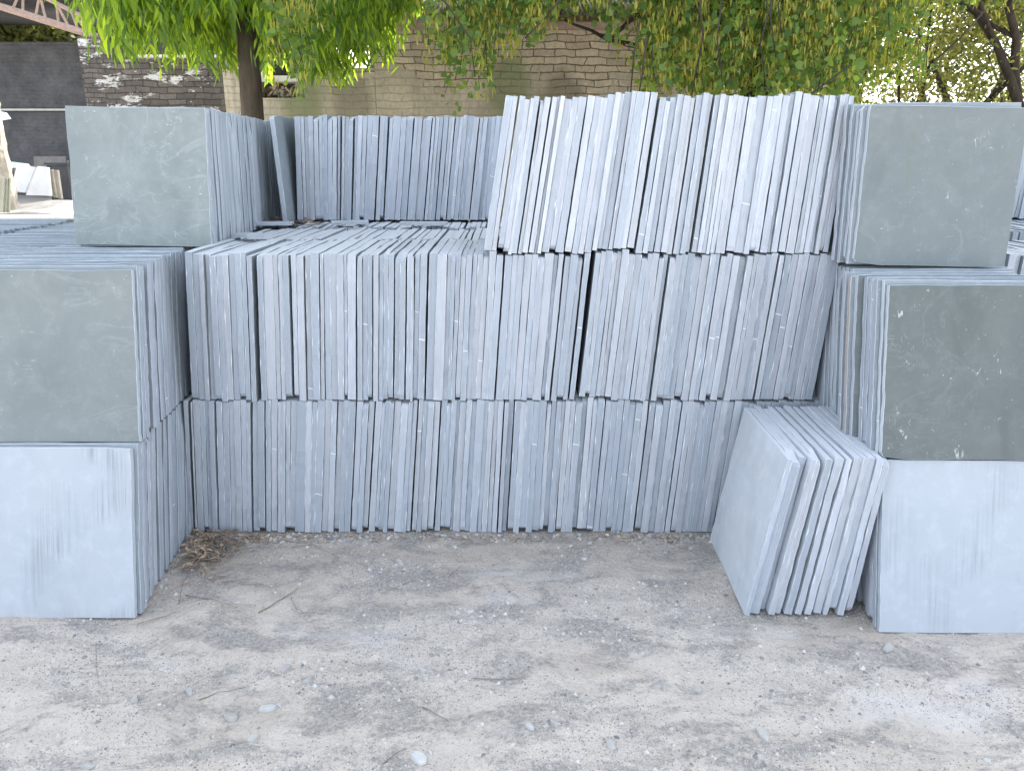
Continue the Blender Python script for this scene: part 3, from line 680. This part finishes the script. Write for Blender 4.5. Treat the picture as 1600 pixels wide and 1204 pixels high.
# dry branch and loose pieces on top of the stack
zt = 1.232
root = empty('dry_branch', atZ(455, 345, zt), 'dry brown branch with curled leaves lying on the stack before the back row', 'branch')
rl = root.location.copy()
m = MB()
for pts, rd in (([(403, 350), (420, 340), (445, 344), (475, 347), (500, 349)], .005), ([(445, 344), (452, 334), (448, 330)], .004), ([(470, 347), (500, 342), (528, 330)], .0018), ([(475, 330), (500, 344), (540, 352)], .0015), ([(430, 346), (470, 352), (510, 350)], .003)):
    P = [atZ(a, b, zt + .012) - rl for a, b in pts]; m.tube(P, [rd * (1 - .4 * i / len(P)) for i in range(len(P))], 5)
link('stem', m.build('stem', TWIG, True), root)
m = MB()
for k in range(28):
    p = atZ(r.uniform(425, 490), r.uniform(341, 350), zt + .01) - rl; L = r.uniform(.02, .05); a = r.uniform(0, 6.3); bb = len(m.v)
    for (u, v_, ww) in ((-L / 2, 0, .0), (0, -L * .25, .01), (L / 2, 0, .014), (0, L * .25, .004)): m.v.append((p.x + u * math.cos(a) - v_ * math.sin(a), p.y + u * math.sin(a) + v_ * math.cos(a), p.z + ww))
    m.f.append((bb, bb + 1, bb + 2)); m.i.append(0); m.f.append((bb, bb + 2, bb + 3)); m.i.append(0)
    link('leaf', m.build('leaf', DRYLEAF), root); m = MB()
for (px, py, wx, wy, a, lab) in ((545, 350, .20, .10, 14, 'loose flat slab offcut on top of the stack before the back row'), (665, 351, .26, .07, -7, 'long narrow slab offcut on top of the stack'),
                                 (425, 352, .22, .10, 8, 'loose slab piece beneath the dry branch'), (404, 369, .09, .10, -30, 'tilted slab offcut between left pile and central stack')):
    p = atZ(px, py, zt); V, Fc, I = slab_geo(.016, wx, wy, int(px), 6, 6)
    link('slab_offcut', _mesh('slab_offcut', V, Fc, [EDGE, FACE_PALE2, ARRIS], I), None, Matrix.Translation((p.x - wx / 2, p.y, zt + .012)) @ Matrix.Rotation(R(a), 4, 'Z') @ Matrix.Rotation(R(-90), 4, 'Z') @ Matrix.Rotation(R(90), 4, 'Y'),
         lab, 'stone offcut', 'loose offcuts on the stack', color=(.42, .47, .52))

# ------------------------------------------------------------------ walls and sheds behind
def wall_box(name, x0, x1, y, z0, z1, th, mat, label, cat='wall'):
    vs = []; fs = []; nx_ = max(2, int((x1 - x0) / .25)); topz = [z1 + .025 * round(1.6 * n1(k * .9, y)) for k in range(nx_ + 1)]
    o = (x0 + x1) / 2
    root = link(name, None, None, None, label, cat); m = MB()
    xs_ = [x0 + (x1 - x0) * k / nx_ for k in range(nx_ + 1)]
    for k in range(nx_ + 1):
        for (yy, zz) in ((y, z0), (y, topz[k]), (y + th, topz[k]), (y + th, z0)): vs.append((xs_[k], yy, zz))
    for k in range(nx_):
        b = k * 4; c = b + 4
        for q in range(3): fs.append((b + q, b + q + 1, c + q + 1, c + q)[::-1])
        fs.append((b + 3, b, c, c + 3)[::-1])
    fs.append((0, 1, 2, 3)); e = nx_ * 4; fs.append((e + 3, e + 2, e + 1, e))
    me = mesh(name, vs, fs, mat); bpy.data.objects.remove(root)
    return link(name, me, None, None, label, cat)
DW = 9.0
X = lambda px, py=100, D=DW: atY(px, py, D).x
Z = lambda py, D=DW: atY(800, py, D).z
# tan wall with an opening, built of butting pieces
wr = wall_box('brick_wall', X(585), X(1345), DW, 0, Z(38), .24, WALL_TAN, 'tall old brick wall, part plastered, behind the central stack')
# opening pieces of the lower wall
root = link('low_wall', None, None, Matrix.Translation((X(470), DW, 0)), 'lower plastered wall with a rubble filled opening beside the tree trunk', 'wall')
def lw(x0, x1, z0, z1, mat=WALL_TAN, y=DW + .003, th=.23, nm='masonry'):
    m = MB(); m.quadbox(((x0 + x1) / 2 - X(470), y + th / 2 - DW, (z0 + z1) / 2), (x1 - x0, th, z1 - z0)); return link(nm, m.build(nm, mat), root)
ox0, ox1, oz0, oz1 = X(404), X(458), Z(153), Z(128)
lw(X(346), ox0, 0, Z(108)); lw(ox1, X(585) - .004, 0, Z(106)); lw(ox0, ox1, 0, oz0); lw(ox0 - .08, ox1 + .05, oz1, oz1 + .06, CONC, DW - .03, .3, 'lintel')
m = MB(); m.quadbox(((ox0 + ox1) / 2 - X(470), .5, (oz0 + oz1) / 2), (ox1 - ox0 + .6, .02, 1.2)); link('recess_shade_panel', m.build('recess_shade_panel', DARK), root)  # added black sheet that paints the shade behind the opening
m = MB(); r = random.Random(3)
for k in range(34):
    m.quadbox((r.uniform(ox0 + .05, ox1 - .05) - X(470), .1 + r.uniform(0, .12), oz0 + r.uniform(0, .13)), (r.uniform(.03, .1), r.uniform(.02, .05), r.uniform(.01, .04)), Matrix.Rotation(r.uniform(0, 3), 3, 'Y') @ Matrix.Rotation(r.uniform(-.5, .5), 3, 'X'), k % 2)
link('rubble', m.build('rubble', [CREAM, METAL_R]), root)
# roof over the tall wall: corrugated sheet on a beam
root = link('corrugated_roof', None, None, Matrix.Translation((X(820), DW, Z(30))), 'rusty corrugated roof sheet projecting over the tall brick wall', 'roof')
vs = []; fs = []; N = 420; x0, x1 = X(560, 20) , X(1360, 20)
for k in range(N + 1):
    x = x0 + (x1 - x0) * k / N; dz = .022 * math.sin(k * math.pi / 2.0 + .5)
    vs.append((x - X(820), -.55, -.03 + dz)); vs.append((x - X(820), 4.2, 1.45 + dz))
fs = [(2 * k, 2 * k + 2, 2 * k + 3, 2 * k + 1) for k in range(N)]
so_ = link('roof_sheet', mesh('roof_sheet', vs, fs, SHEET, None, True), root)
sm = so_.modifiers.new('thickness', 'SOLIDIFY'); sm.thickness = .004
m = MB(); m.quadbox((0, -.12, -.085), (x1 - x0, .07, .07)); m.quadbox((0, .8, .12), (x1 - x0, .07, .09)); link('purlin', m.build('purlin', METAL_R), root)
wall_box('rear_wall', X(560, 20) - .6, X(1360, 20) + .8, 13.1, 0, 4.35, .2, WALL_GREY, 'dim rear wall inside the roofed building beyond the tall brick wall')
# sooty wall left
wall_box('sooty_wall', X(158, 100, 11), X(350, 100, 11), 11.0, 0, Z(93, 11), .24, WALL_DARK, 'sooty brick wall with flaking white plaster behind the left pile')
pl = MB(); pl.quadbox((X(300, 100, 10.9), 10.93, Z(92, 11) + .02), (1.5, .16, .03)); link('roof_board', pl.build('roof_board', CONC), None, None, 'sunlit white board on top of the sooty wall', 'board')
# open shed at far left on a raised yard
PZ = .85
yv = []; yf = []; nxx, nyy = 60, 40
for j in range(nyy + 1):
    for i in range(nxx + 1):
        x = -14 + 9.2 * i / nxx; y = 10.05 + 7.5 * j / nyy
        yv.append((x, y, PZ + .05 * n1(x * 1.2, y * 1.2) + .02 * n1(x * 5, y * 5) + (.14 * math.exp(-((x + 6.4) ** 2) / .5 - (y - 11.3) ** 2 / .8)) - (0 if j else PZ + .1)))
for j in range(nyy):
    for i in range(nxx): a = j * (nxx + 1) + i; yf.append((a, a + 1, a + nxx + 2, a + nxx + 1))
link('yard_ground', mesh('yard_ground', yv, yf, DIRT, None, True), kind='structure')
m = MB(); m.quadbox((-9.3, 9.98, PZ - .03), (9.4, .35, .10)); m.quadbox((-9.3, 9.98, .37), (9.4, .24, .68), None, 1)
link('yard_kerb', m.build('yard_kerb', [CONC, METAL_R]), None, None, 'white topped low retaining wall at the far left', 'low wall')
root = link('open_shed', None, None, Matrix.Translation((-9.5, 15, PZ)), 'dark open shed with a steel truss roof at the far left', 'shed')
def sh(nm, boxes, mat):
    m = MB()
    for c, d in boxes: m.quadbox((c[0] + 9.5, c[1] - 15, c[2] - PZ), d)
    return link(nm, m.build(nm, mat), root)
sh('back_wall', [((-9.7, 16.1, (PZ - .1 + Z(66, 16)) / 2), (8.6, .24, Z(66, 16) - PZ + .1))], WALL_GREY)
sh('wall_band', [((-9.9, 15.93, Z(172, 16)), (8.0, .09, .035))], CONC)
sh('brick_pillar', [((X(146, 100, 13.5), 13.6, (PZ - .1 + Z(58, 13.5)) / 2), (.34, .34, Z(58, 13.5) - PZ + .1))], WALL_DARK)
vs = []; N = 220
for k in range(N + 1):
    x = -14 + 8.4 * k / N; dz = .02 * math.sin(k * 1.6)
    vs.append((x + 9.5, 13.4 - 15, 4.12 - PZ + dz)); vs.append((x + 9.5, 18.5 - 15, 4.35 - PZ + dz))
o = link('roof_sheet', mesh('shed_roof_sheet', vs, [(2 * k, 2 * k + 2, 2 * k + 3, 2 * k + 1) for k in range(N)], SHEET_D, None, True), root)
sm = o.modifiers.new('thickness', 'SOLIDIFY'); sm.thickness = .004
m = MB(); D_ = 13.5
def tp(px, py): q = atY(px, py, D_); return (q.x + 9.5, q.y - 15, q.z - PZ)
A0, A1 = (-90, -18), (152, 58); B0, B1 = (-40, -60), (136, 30)
def lerp2(a, b, t): return (a[0] + (b[0] - a[0]) * t, a[1] + (b[1] - a[1]) * t)
def bar(a, b, rad=.03): m.tube([tp(*a), tp(*b)], [rad, rad], 4)
bar(A0, A1, .055); bar(B0, B1, .035); bar(B1, lerp2(A0, A1, .94), .03)
for t in (.45, .6, .75, .88):
    bar(lerp2(A0, A1, t), lerp2(B0, B1, t - .02), .022); bar(lerp2(A0, A1, t + .07), lerp2(B0, B1, t - .02), .022)
link('roof_truss', m.build('roof_truss', METAL_R), root)
# things in front of the shed
def flat_piece(nm, poly, D, th, mat, label, cat, leanb=12, group=None):
    pts = [atY(a, b, D) for a, b in poly]; zb = min(p.z for p in pts); n = len(pts); vs = []
    for q in (0, th):
        for p in pts: vs.append((p.x, p.y + q + (p.z - zb) * math.tan(R(leanb)), p.z))
    fs = [tuple(range(n)), tuple(range(n, 2 * n))[::-1]] + [(k, k + n, (k + 1) % n + n, (k + 1) % n) for k in range(n)]
    return link(nm, mesh(nm, vs, fs, mat), None, None, label, cat, group)
GB = 'broken white slabs before the shed'
flat_piece('broken_slab', [(40, 305), (78, 306), (66, 262), (50, 260)], 11.6, .06, MARBLE, 'white broken slab in front, leaning before the shed', 'broken slab', 18, GB)
flat_piece('broken_slab', [(16, 298), (38, 301), (48, 262), (18, 258)], 11.75, .06, MARBLE, 'white broken slab with a slanting right edge beside the rubble pillar', 'broken slab', 18, GB)
flat_piece('broken_slab', [(12, 262), (46, 263), (40, 256), (14, 253)], 12.1, .06, MARBLE, 'white slab corner showing behind the two leaning pieces', 'broken slab', 18, GB)
for i, (a, lab) in enumerate(((70, 'first narrow cream strip beside the white slab'), (77, 'second narrow cream strip right of the white slab'), (85, 'outermost narrow cream strip of the leaning group'))):
    flat_piece('stone_strip', [(a + 6, 306 + i * 2), (a + 11, 307 + i * 2), (a - 2, 264 + i), (a - 8, 264 + i)], 11.7 + .05 * i, .05, CREAM, lab, 'stone strip', 15, 'narrow strips leaning before the shed')
m = MB(); p = atY(100, 277, 12.6); m.quadbox((p.x, p.y, PZ + .3), (.32, .3, .62)); m.quadbox((p.x, p.y, PZ + .63), (.36, .34, .03))
link('grey_tank', m.build('grey_tank', SHEET_D), None, None, 'dark grey block behind the broken white slabs', 'block')
for i, (px, py, w_, lab) in enumerate(((45, 248, .55, 'dull slab lying on the ledge inside the shed'), (75, 240, .5, 'upper slab leaning inside the shed'), (88, 252, .35, 'small bluish slab inside the shed'))):
    p = atY(px, py, 15.2); m = MB(); m.quadbox((p.x, p.y, PZ + .32 + (.12 if i == 1 else 0)), (w_ * 1.2, .05, .5 + .1 * i), Matrix.Rotation(-.2, 3, 'X')); link('stored_slab', m.build('stored_slab', simple('dull_slab_%d' % i, (.20, .19, .185), (.28, .265, .255))), None, None, lab, 'stored slab', 'slabs stored inside the shed')
# rubble pillar
vs = []; fs = []; nz = 26; na = 14; pc = atY(-14, 335, 10.6)
for k in range(nz + 1):
    z = PZ - .05 + 2.5 * k / nz
    for a in range(na):
        t = 2 * math.pi * a / na; q = .34 - .05 * k / nz + .05 * n1(math.cos(t) * 2, math.sin(t) * 2, z * 6); vs.append((pc.x + q * math.cos(t), pc.y + q * math.sin(t), z))
for k in range(nz):
    for a in range(na): fs.append((k * na + a, k * na + (a + 1) % na, (k + 1) * na + (a + 1) % na, (k + 1) * na + a))
fs.append(tuple(nz * na + a for a in range(na)))
link('rubble_pillar', mesh('rubble_pillar', vs, fs, CREAM), None, None, 'rough cream rubble pillar cut by the left picture edge', 'pillar')
for i, a in enumerate((0, 5, 10)):
    flat_piece('leaning_strip', [(a, 332), (a + 4, 332), (a + 2 - i, 278), (a - 2 - i, 278)], 10.15 + .04 * i, .03, simple('green_grey_%d' % i, (.26, .27, .22), (.36, .36, .30)), '%s thin greenish strip leaning on the rubble pillar' % ('left', 'middle', 'right')[i], 'stone strip', 8, 'greenish strips on the pillar')
flat_piece('white_sheet', [(4, 188), (17, 186), (14, 177), (2, 174)], 10.2, .02, MARBLE, 'small bright white sheet sticking out beside the rubble pillar', 'sheet', -35)

# ------------------------------------------------------------------ trees
def grow(m, p, d, length, rad, depth, r, tips, spread=.6, n=6, droop=0.0, nseg=4, minr=.004):
    pts = [Vector(p)]; rads = [rad]; d = Vector(d).normalized()
    for k in range(nseg):
        d = (d + Vector((r.gauss(0, .14), r.gauss(0, .14), r.gauss(0, .08) - droop))).normalized()
        pts.append(pts[-1] + d * length / nseg); rads.append(max(minr, rad * (1 - .45 * (k + 1) / nseg)))
    m.tube(pts, rads, n if rad > .02 else 5)
    if depth == 0: tips.append((pts[-1], d)); return
    for k in range(r.choice((2, 3, 3))):
        a = r.uniform(0, 6.28); side = Vector((math.cos(a), math.sin(a), r.uniform(-.1, .5))); q = pts[-1] if k < 2 else pts[-2]
        grow(m, q, d * .7 + side * spread, length * r.uniform(.62, .85), rads[-1] * .75, depth - 1, r, tips, spread, n, droop, nseg, minr)

def leaf_long(V, Fc, p, d, L, wd, r):
    s = d.cross(Vector((r.uniform(-1, 1), r.uniform(-1, 1), .2))).normalized() * wd / 2; b = len(V); sag = Vector((0, 0, -L * .08))
    V += [p, p + d * L * .35 + s, p + d * L * .35 - s, p + d * L * .7 + s * .75 + sag, p + d * L * .7 - s * .75 + sag, p + d * L + sag * 2]
    Fc += [(b, b + 1, b + 2), (b + 1, b + 3, b + 4, b + 2), (b + 3, b + 5, b + 4)]
def leaf_round(V, Fc, p, d, L, r):
    s = d.cross(Vector((r.uniform(-1, 1), r.uniform(-1, 1), r.uniform(-1, 1)))).normalized() * L * .45; b = len(V)
    V += [p, p + d * L * .3 + s, p + d * L * .75 + s * .7, p + d * L * 1.05, p + d * L * .75 - s * .7, p + d * L * .3 - s]
    Fc += [tuple(b + k for k in range(6))]
def down(r, sp): return Vector((r.gauss(0, sp), r.gauss(0, sp), -1)).normalized()

def fol_mesh(V, Fc, name, mat): return mesh(name, V, Fc, mat)

# tree A: long drooping leaves
rA = random.Random(11)
base = atY(388, 150, 6.5); TA = Vector((base.x, 6.5, 0))
rt = empty('drooping_leaf_tree', TA, 'bright green tree with long drooping leaves behind the left pile', 'tree')
m = MB(); m.tube([(0, 0, -.1), (.01, 0, .8), (.01, .01, 1.6), (.03, 0, 2.3), (.07, .02, 3.0)], [.12, .095, .088, .084, .078], 14)
link('trunk', m.build('trunk', BARK, True), rt)
m = MB(); tips = []
for k in range(9):
    a = k * 2.4; grow(m, (0, 0, 2.6 + k * .4), (math.cos(a), math.sin(a) * .8, .45), 1.0, .04, 1, rA, tips, .6, 6, .02)
m.tube([(.02, .02, 2.95), (0, 0, 4.5), (0, 0, 6.6)], [.078, .06, .02], 8)
link('branch', m.build('branch', BARK, True), rt)
V = []; Fc = []
low = [(140, -30), (150, 40), (180, 88), (215, 112), (240, 132), (285, 120), (330, 138), (365, 150), (385, 105), (405, 108), (430, 122), (470, 135), (505, 150), (545, 138), (580, 132), (600, 95), (620, 50), (655, -5)]
for k in range(1500):
    y = rA.uniform(5.7, 7.7); px = rA.uniform(140, 640); yb = interp(low, px) * (1 if rA.random() < .45 else rA.uniform(.0, 1)) - rA.random() ** 2 * 60
    if n1(px * .022, yb * .035, 4.4) < -.16 and yb > 25: continue
    if y < 6.4 and 365 < px < 412: yb = min(yb, rA.uniform(20, 70))
    q = atY(px, yb, 6.5); end = Vector((q.x, y, q.z + (y - 6.5) * .05)) - TA
    L = rA.uniform(.25, .4)
    for j in range(rA.randint(8, 12)):
        t = j / 11; p = end + Vector((rA.gauss(0, .025), rA.gauss(0, .025), .13 + (1 - t) * L))
        leaf_long(V, Fc, p, down(rA, .5), rA.uniform(.07, .14), rA.uniform(.017, .030), rA)
for k in range(4600):          # unseen upper crown above the frame, thickened to keep sun off the foreground
    a = rA.uniform(0, 6.28); z = rA.uniform(2.75, 8.6); rr = (1.1 + 1.2 * min(1, max(0, (z - 3.1) / 1.3))) * math.sqrt(rA.random()) * (1 - .4 * max(0, (z - 5) / 3.6))
    p = Vector((rr * math.cos(a) * 1.0 - .1, rr * math.sin(a) * .9 + .2, z))
    for j in range(4): leaf_long(V, Fc, p + Vector((rA.gauss(0, .06), rA.gauss(0, .06), rA.gauss(0, .06))), down(rA, .4), rA.uniform(.2, .3), rA.uniform(.05, .07), rA)
link('crown', fol_mesh(V, Fc, 'crown', LEAF_A), rt)

# tree B: round leaves and yellow pods, hanging branches
rB = random.Random(12); TB = Vector((2.0, 6.6, 0))
rt = empty('round_leaf_tree', TB, 'spreading tree with round leaves and yellow pods hanging over the central stack', 'tree')
m = MB(); m.tube([(0, 0, -.1), (.03, 0, 1.0), (-.05, -.05, 2.0), (-.12, -.1, 2.8)], [.17, .14, .125, .12], 14); link('trunk', m.build('trunk', BARK_D, True), rt)
m = MB(); tips = []
limbs = [((-.12, -.1, 2.7), [(-.9, -.7, 3.3), (-2.0, -1.1, 3.45), (-3.2, -1.3, 3.25), (-4.0, -1.4, 2.95)], .07), ((-.1, -.1, 2.6), [(-.3, -.8, 3.0), (-.6, -1.4, 3.3)], .05), ((-.1, 0, 2.8), [(.6, -.3, 3.5), (1.4, -.6, 3.9)], .06),
         ((-.12, -.1, 2.8), [(-.2, .1, 4.2), (0, .2, 6.0), (.1, .3, 7.6)], .1), ((-.1, 0, 3.4), [(-1.2, .5, 4.6), (-2.4, .8, 5.6)], .06), ((-.1, 0, 3.6), [(1.0, .5, 4.8), (2.0, .7, 5.9)], .06), ((-.1, -.1, 2.5), [(-.9, -.4, 2.75), (-1.3, -.5, 2.4)], .03)]
for s0, pts, rd in limbs:
    P = [s0] + pts; m.tube(P, [rd * (1 - .75 * k / len(P)) for k in range(len(P))], 7)
    for p in pts:
        for q in range(3): grow(m, p, (rB.gauss(0, 1), rB.gauss(0, .7), rB.uniform(-.2, .6)), .5, .014, 1, rB, tips, .7, 5, .06, 3, .003)
V = []; Fc = []; PV = []; PF = []
# (px0, px1, lowest y, count, D0, D1, pod share)
regs = [(425, 475, 135, 34, 5.0, 5.5, .35), (440, 520, 75, 40, 5.0, 5.6, .4), (460, 495, 160, 12, 5.1, 5.3, .1), (665, 760, 95, 80, 4.9, 5.9, .35), (690, 770, 165, 60, 5.0, 5.8, .35), (735, 765, 182, 14, 5.0, 5.3, .5), (662, 700, 95, 14, 5.1, 5.6, .6),
        (760, 850, 90, 100, 4.9, 6.0, .5), (850, 1000, 40, 75, 4.9, 6.0, .5), (935, 975, 82, 16, 5.0, 5.6, .5), (780, 850, 92, 34, 4.9, 5.2, .9), (995, 1100, 165, 330, 5.0, 6.6, .45), (1090, 1340, 178, 1250, 4.9, 7.4, .42), (1330, 1440, 140, 240, 5.2, 6.8, .4), (1430, 1600, 20, 70, 5.6, 7.0, .35), (1000, 1440, 5, 420, 4.8, 7.0, .4), (740, 880, 5, 90, 4.8, 6.4, .4)]
for (a, b, yl, cnt, d0, d1, pod) in regs:
    for k in range(cnt):
        D = rB.uniform(d0, d1); px = rB.uniform(a, b); py = yl - (yl + 25) * rB.random() ** .85 + rB.gauss(0, 6); q = atY(px, py, D) - TB
        top = q + Vector((rB.gauss(0, .05), rB.gauss(0, .05), rB.uniform(.15, .3)))
        if rB.random() < .35: m.tube([top, top.lerp(q, .5) + Vector((rB.gauss(0, .02), 0, 0)), q + Vector((0, 0, .03))], [.0025, .002, .0014], 4, 0, False)
        ispod = rB.random() < pod
        for j in range(rB.randint(6, 9)):
            p = top.lerp(q, rB.random()) + Vector((rB.gauss(0, .03), rB.gauss(0, .03), rB.gauss(0, .02)))
            if ispod and rB.random() < .75:
                for w_ in range(2): leaf_long(PV, PF, p + Vector((rB.gauss(0, .012), rB.gauss(0, .012), 0)), down(rB, .25), rB.uniform(.035, .06), rB.uniform(.009, .013), rB)
            else:
                d = Vector((rB.gauss(0, .8), rB.gauss(0, .8), -rB.random())).normalized(); leaf_round(V, Fc, p, d, rB.uniform(.030, .054), rB)
for k in range(6500):  # unseen upper crown, leaves oversized and dense to block sun dapples on the ground
    a = rB.uniform(0, 6.28); z = rB.uniform(2.75, 9.4); rr = math.sqrt(rB.random()); sc = 1 - .45 * max(0, (z - 5) / 3.8)
    p = Vector((rr * math.cos(a) * 3.9 * sc - .9, rr * math.sin(a) * 1.7 * sc + .3, z))
    if z < 2.75 + .55 * (p.y + 6.6 - 4.8) * .36 or (p.x + 2.0 < 1.0 and z < 3.35): continue
    for j in range(4):
        d = Vector((rB.gauss(0, .8), rB.gauss(0, .8), -rB.random())).normalized(); leaf_round(V, Fc, p + Vector((rB.gauss(0, .09), rB.gauss(0, .09), rB.gauss(0, .09))), d, rB.uniform(.16, .24), rB)
for pts in ([(1192, -60), (1200, 20), (1188, 70), (1196, 130)], [(1205, -60), (1204, 30), (1212, 90)], [(1225, -50), (1216, 10), (1222, 60)], [(1250, 160), (1290, 130), (1330, 100)], [(1090, -40), (1098, 60), (1080, 150)], [(1000, 30), (990, 90), (985, 150)], [(1010, 60), (1003, 120), (996, 158)], [(1460, 95), (1500, 60), (1545, 10)], [(1128, 0), (1120, 60), (1128, 120)], [(655, -40), (700, 10), (735, 60), (742, 120)], [(900, -30), (850, 30), (820, 60)]):
    P = [atY(a, b, 4.85 + .02 * i) - TB for i, (a, b) in enumerate(pts)]; m.tube(P, [.006 - .0011 * i for i in range(len(P))], 5)
link('branch', m.build('branch', BARK_D, True), rt)
link('crown', fol_mesh(V, Fc, 'crown', LEAF_B), rt); link('seed_pods', fol_mesh(PV, PF, 'seed_pods', POD), rt)

# trees far behind on the right
def far_tree(px, D, lean, lab, seed, H=6.5, spread=2.6, leaves=5200, z0=1.3, rad=.09, lsz=.085, forks=3, thr=.13):
    r = random.Random(seed); b = atY(px, 160, D); T = Vector((b.x, D, 0)); root = empty('far_tree', T, lab, 'tree', 'far trees beyond the walls')
    m = MB(); m.tube([(0, 0, -.1), (lean * .3, 0, 1.0), (lean * .7, 0, 1.9)], [rad * 1.2, rad, rad * .85], 9); link('trunk', m.build('trunk', BARK_D, True), root)
    m = MB(); tips = []
    for k in range(forks): a = r.uniform(0, 6.28); grow(m, (lean * .7, 0, 1.85), (math.cos(a) * .6, math.sin(a) * .4, 1.0), H * .26, rad * .55, 3, r, tips, .62, 6, 0, 4, .008)
    link('branch', m.build('branch', BARK_D, True), root)
    V = []; Fc = []; per = max(6, leaves // max(1, len(tips)))
    for (p, d) in tips:
        for j in range(per):
            q = p + Vector((r.gauss(0, .28), r.gauss(0, .28), r.gauss(0, .2))); leaf_long(V, Fc, q, Vector((r.gauss(0, 1), r.gauss(0, 1), r.gauss(-.3, .6))).normalized(), r.uniform(.6, 1.2) * lsz, lsz * .4, r)
    for j in range(leaves):
        a = r.uniform(0, 6.28); q = Vector((math.cos(a) * r.random() * spread, math.sin(a) * r.random() * spread * .7, r.uniform(z0, H)))
        if n1(q.x * 1.6, q.z * 1.6, seed) < thr: continue
        for w_ in range(5): leaf_long(V, Fc, q + Vector((r.gauss(0, .12), r.gauss(0, .12), r.gauss(0, .1))), Vector((r.gauss(0, 1), r.gauss(0, 1), r.gauss(-.3, .6))).normalized(), r.uniform(.6, 1.2) * lsz, lsz * .4, r)
    link('crown', fol_mesh(V, Fc, 'crown', LEAF_C), root)
far_tree(1530, 12.0, -.25, 'far tree with a dark leaning forked trunk above the right pile', 31, 6.0, 2.0, 4200)
far_tree(1405, 13.5, .2, 'far tree with thin crossing stems left of the forked one', 32, 6.5, 2.2, 5200, rad=.06)
far_tree(1640, 11.0, -.3, 'far tree with a thick trunk at the right picture edge', 33, 7, 2.2, 4200, rad=.14)
far_tree(1250, 14.5, 0, 'far tree hidden behind the round leaved tree', 34, 7.5, 2.8, 6500)
far_tree(1470, 19.0, .1, 'pale far tree farthest back on the right', 35, 7.0, 3.0, 6500, rad=.12, lsz=.12, z0=.6)
far_tree(1590, 17.0, .1, 'bushy far tree behind the right edge trunk', 36, 6.5, 3.0, 5500, lsz=.11, z0=.6)
far_tree(1340, 18.0, .1, 'bushy far tree beyond the end of the brick wall', 37, 7.5, 3.0, 6500, lsz=.11, z0=.6)
far_tree(60, 20.8, 0, 'green tree showing between shed roof and shed wall', 38, 6.0, 4.2, 7000, lsz=.22, z0=2.4, thr=-.6)
far_tree(-60, 24.0, 0, 'second green tree beyond the shed, at the far left edge', 39, 6.0, 4.2, 5000, lsz=.24, z0=2.4, thr=-.6)
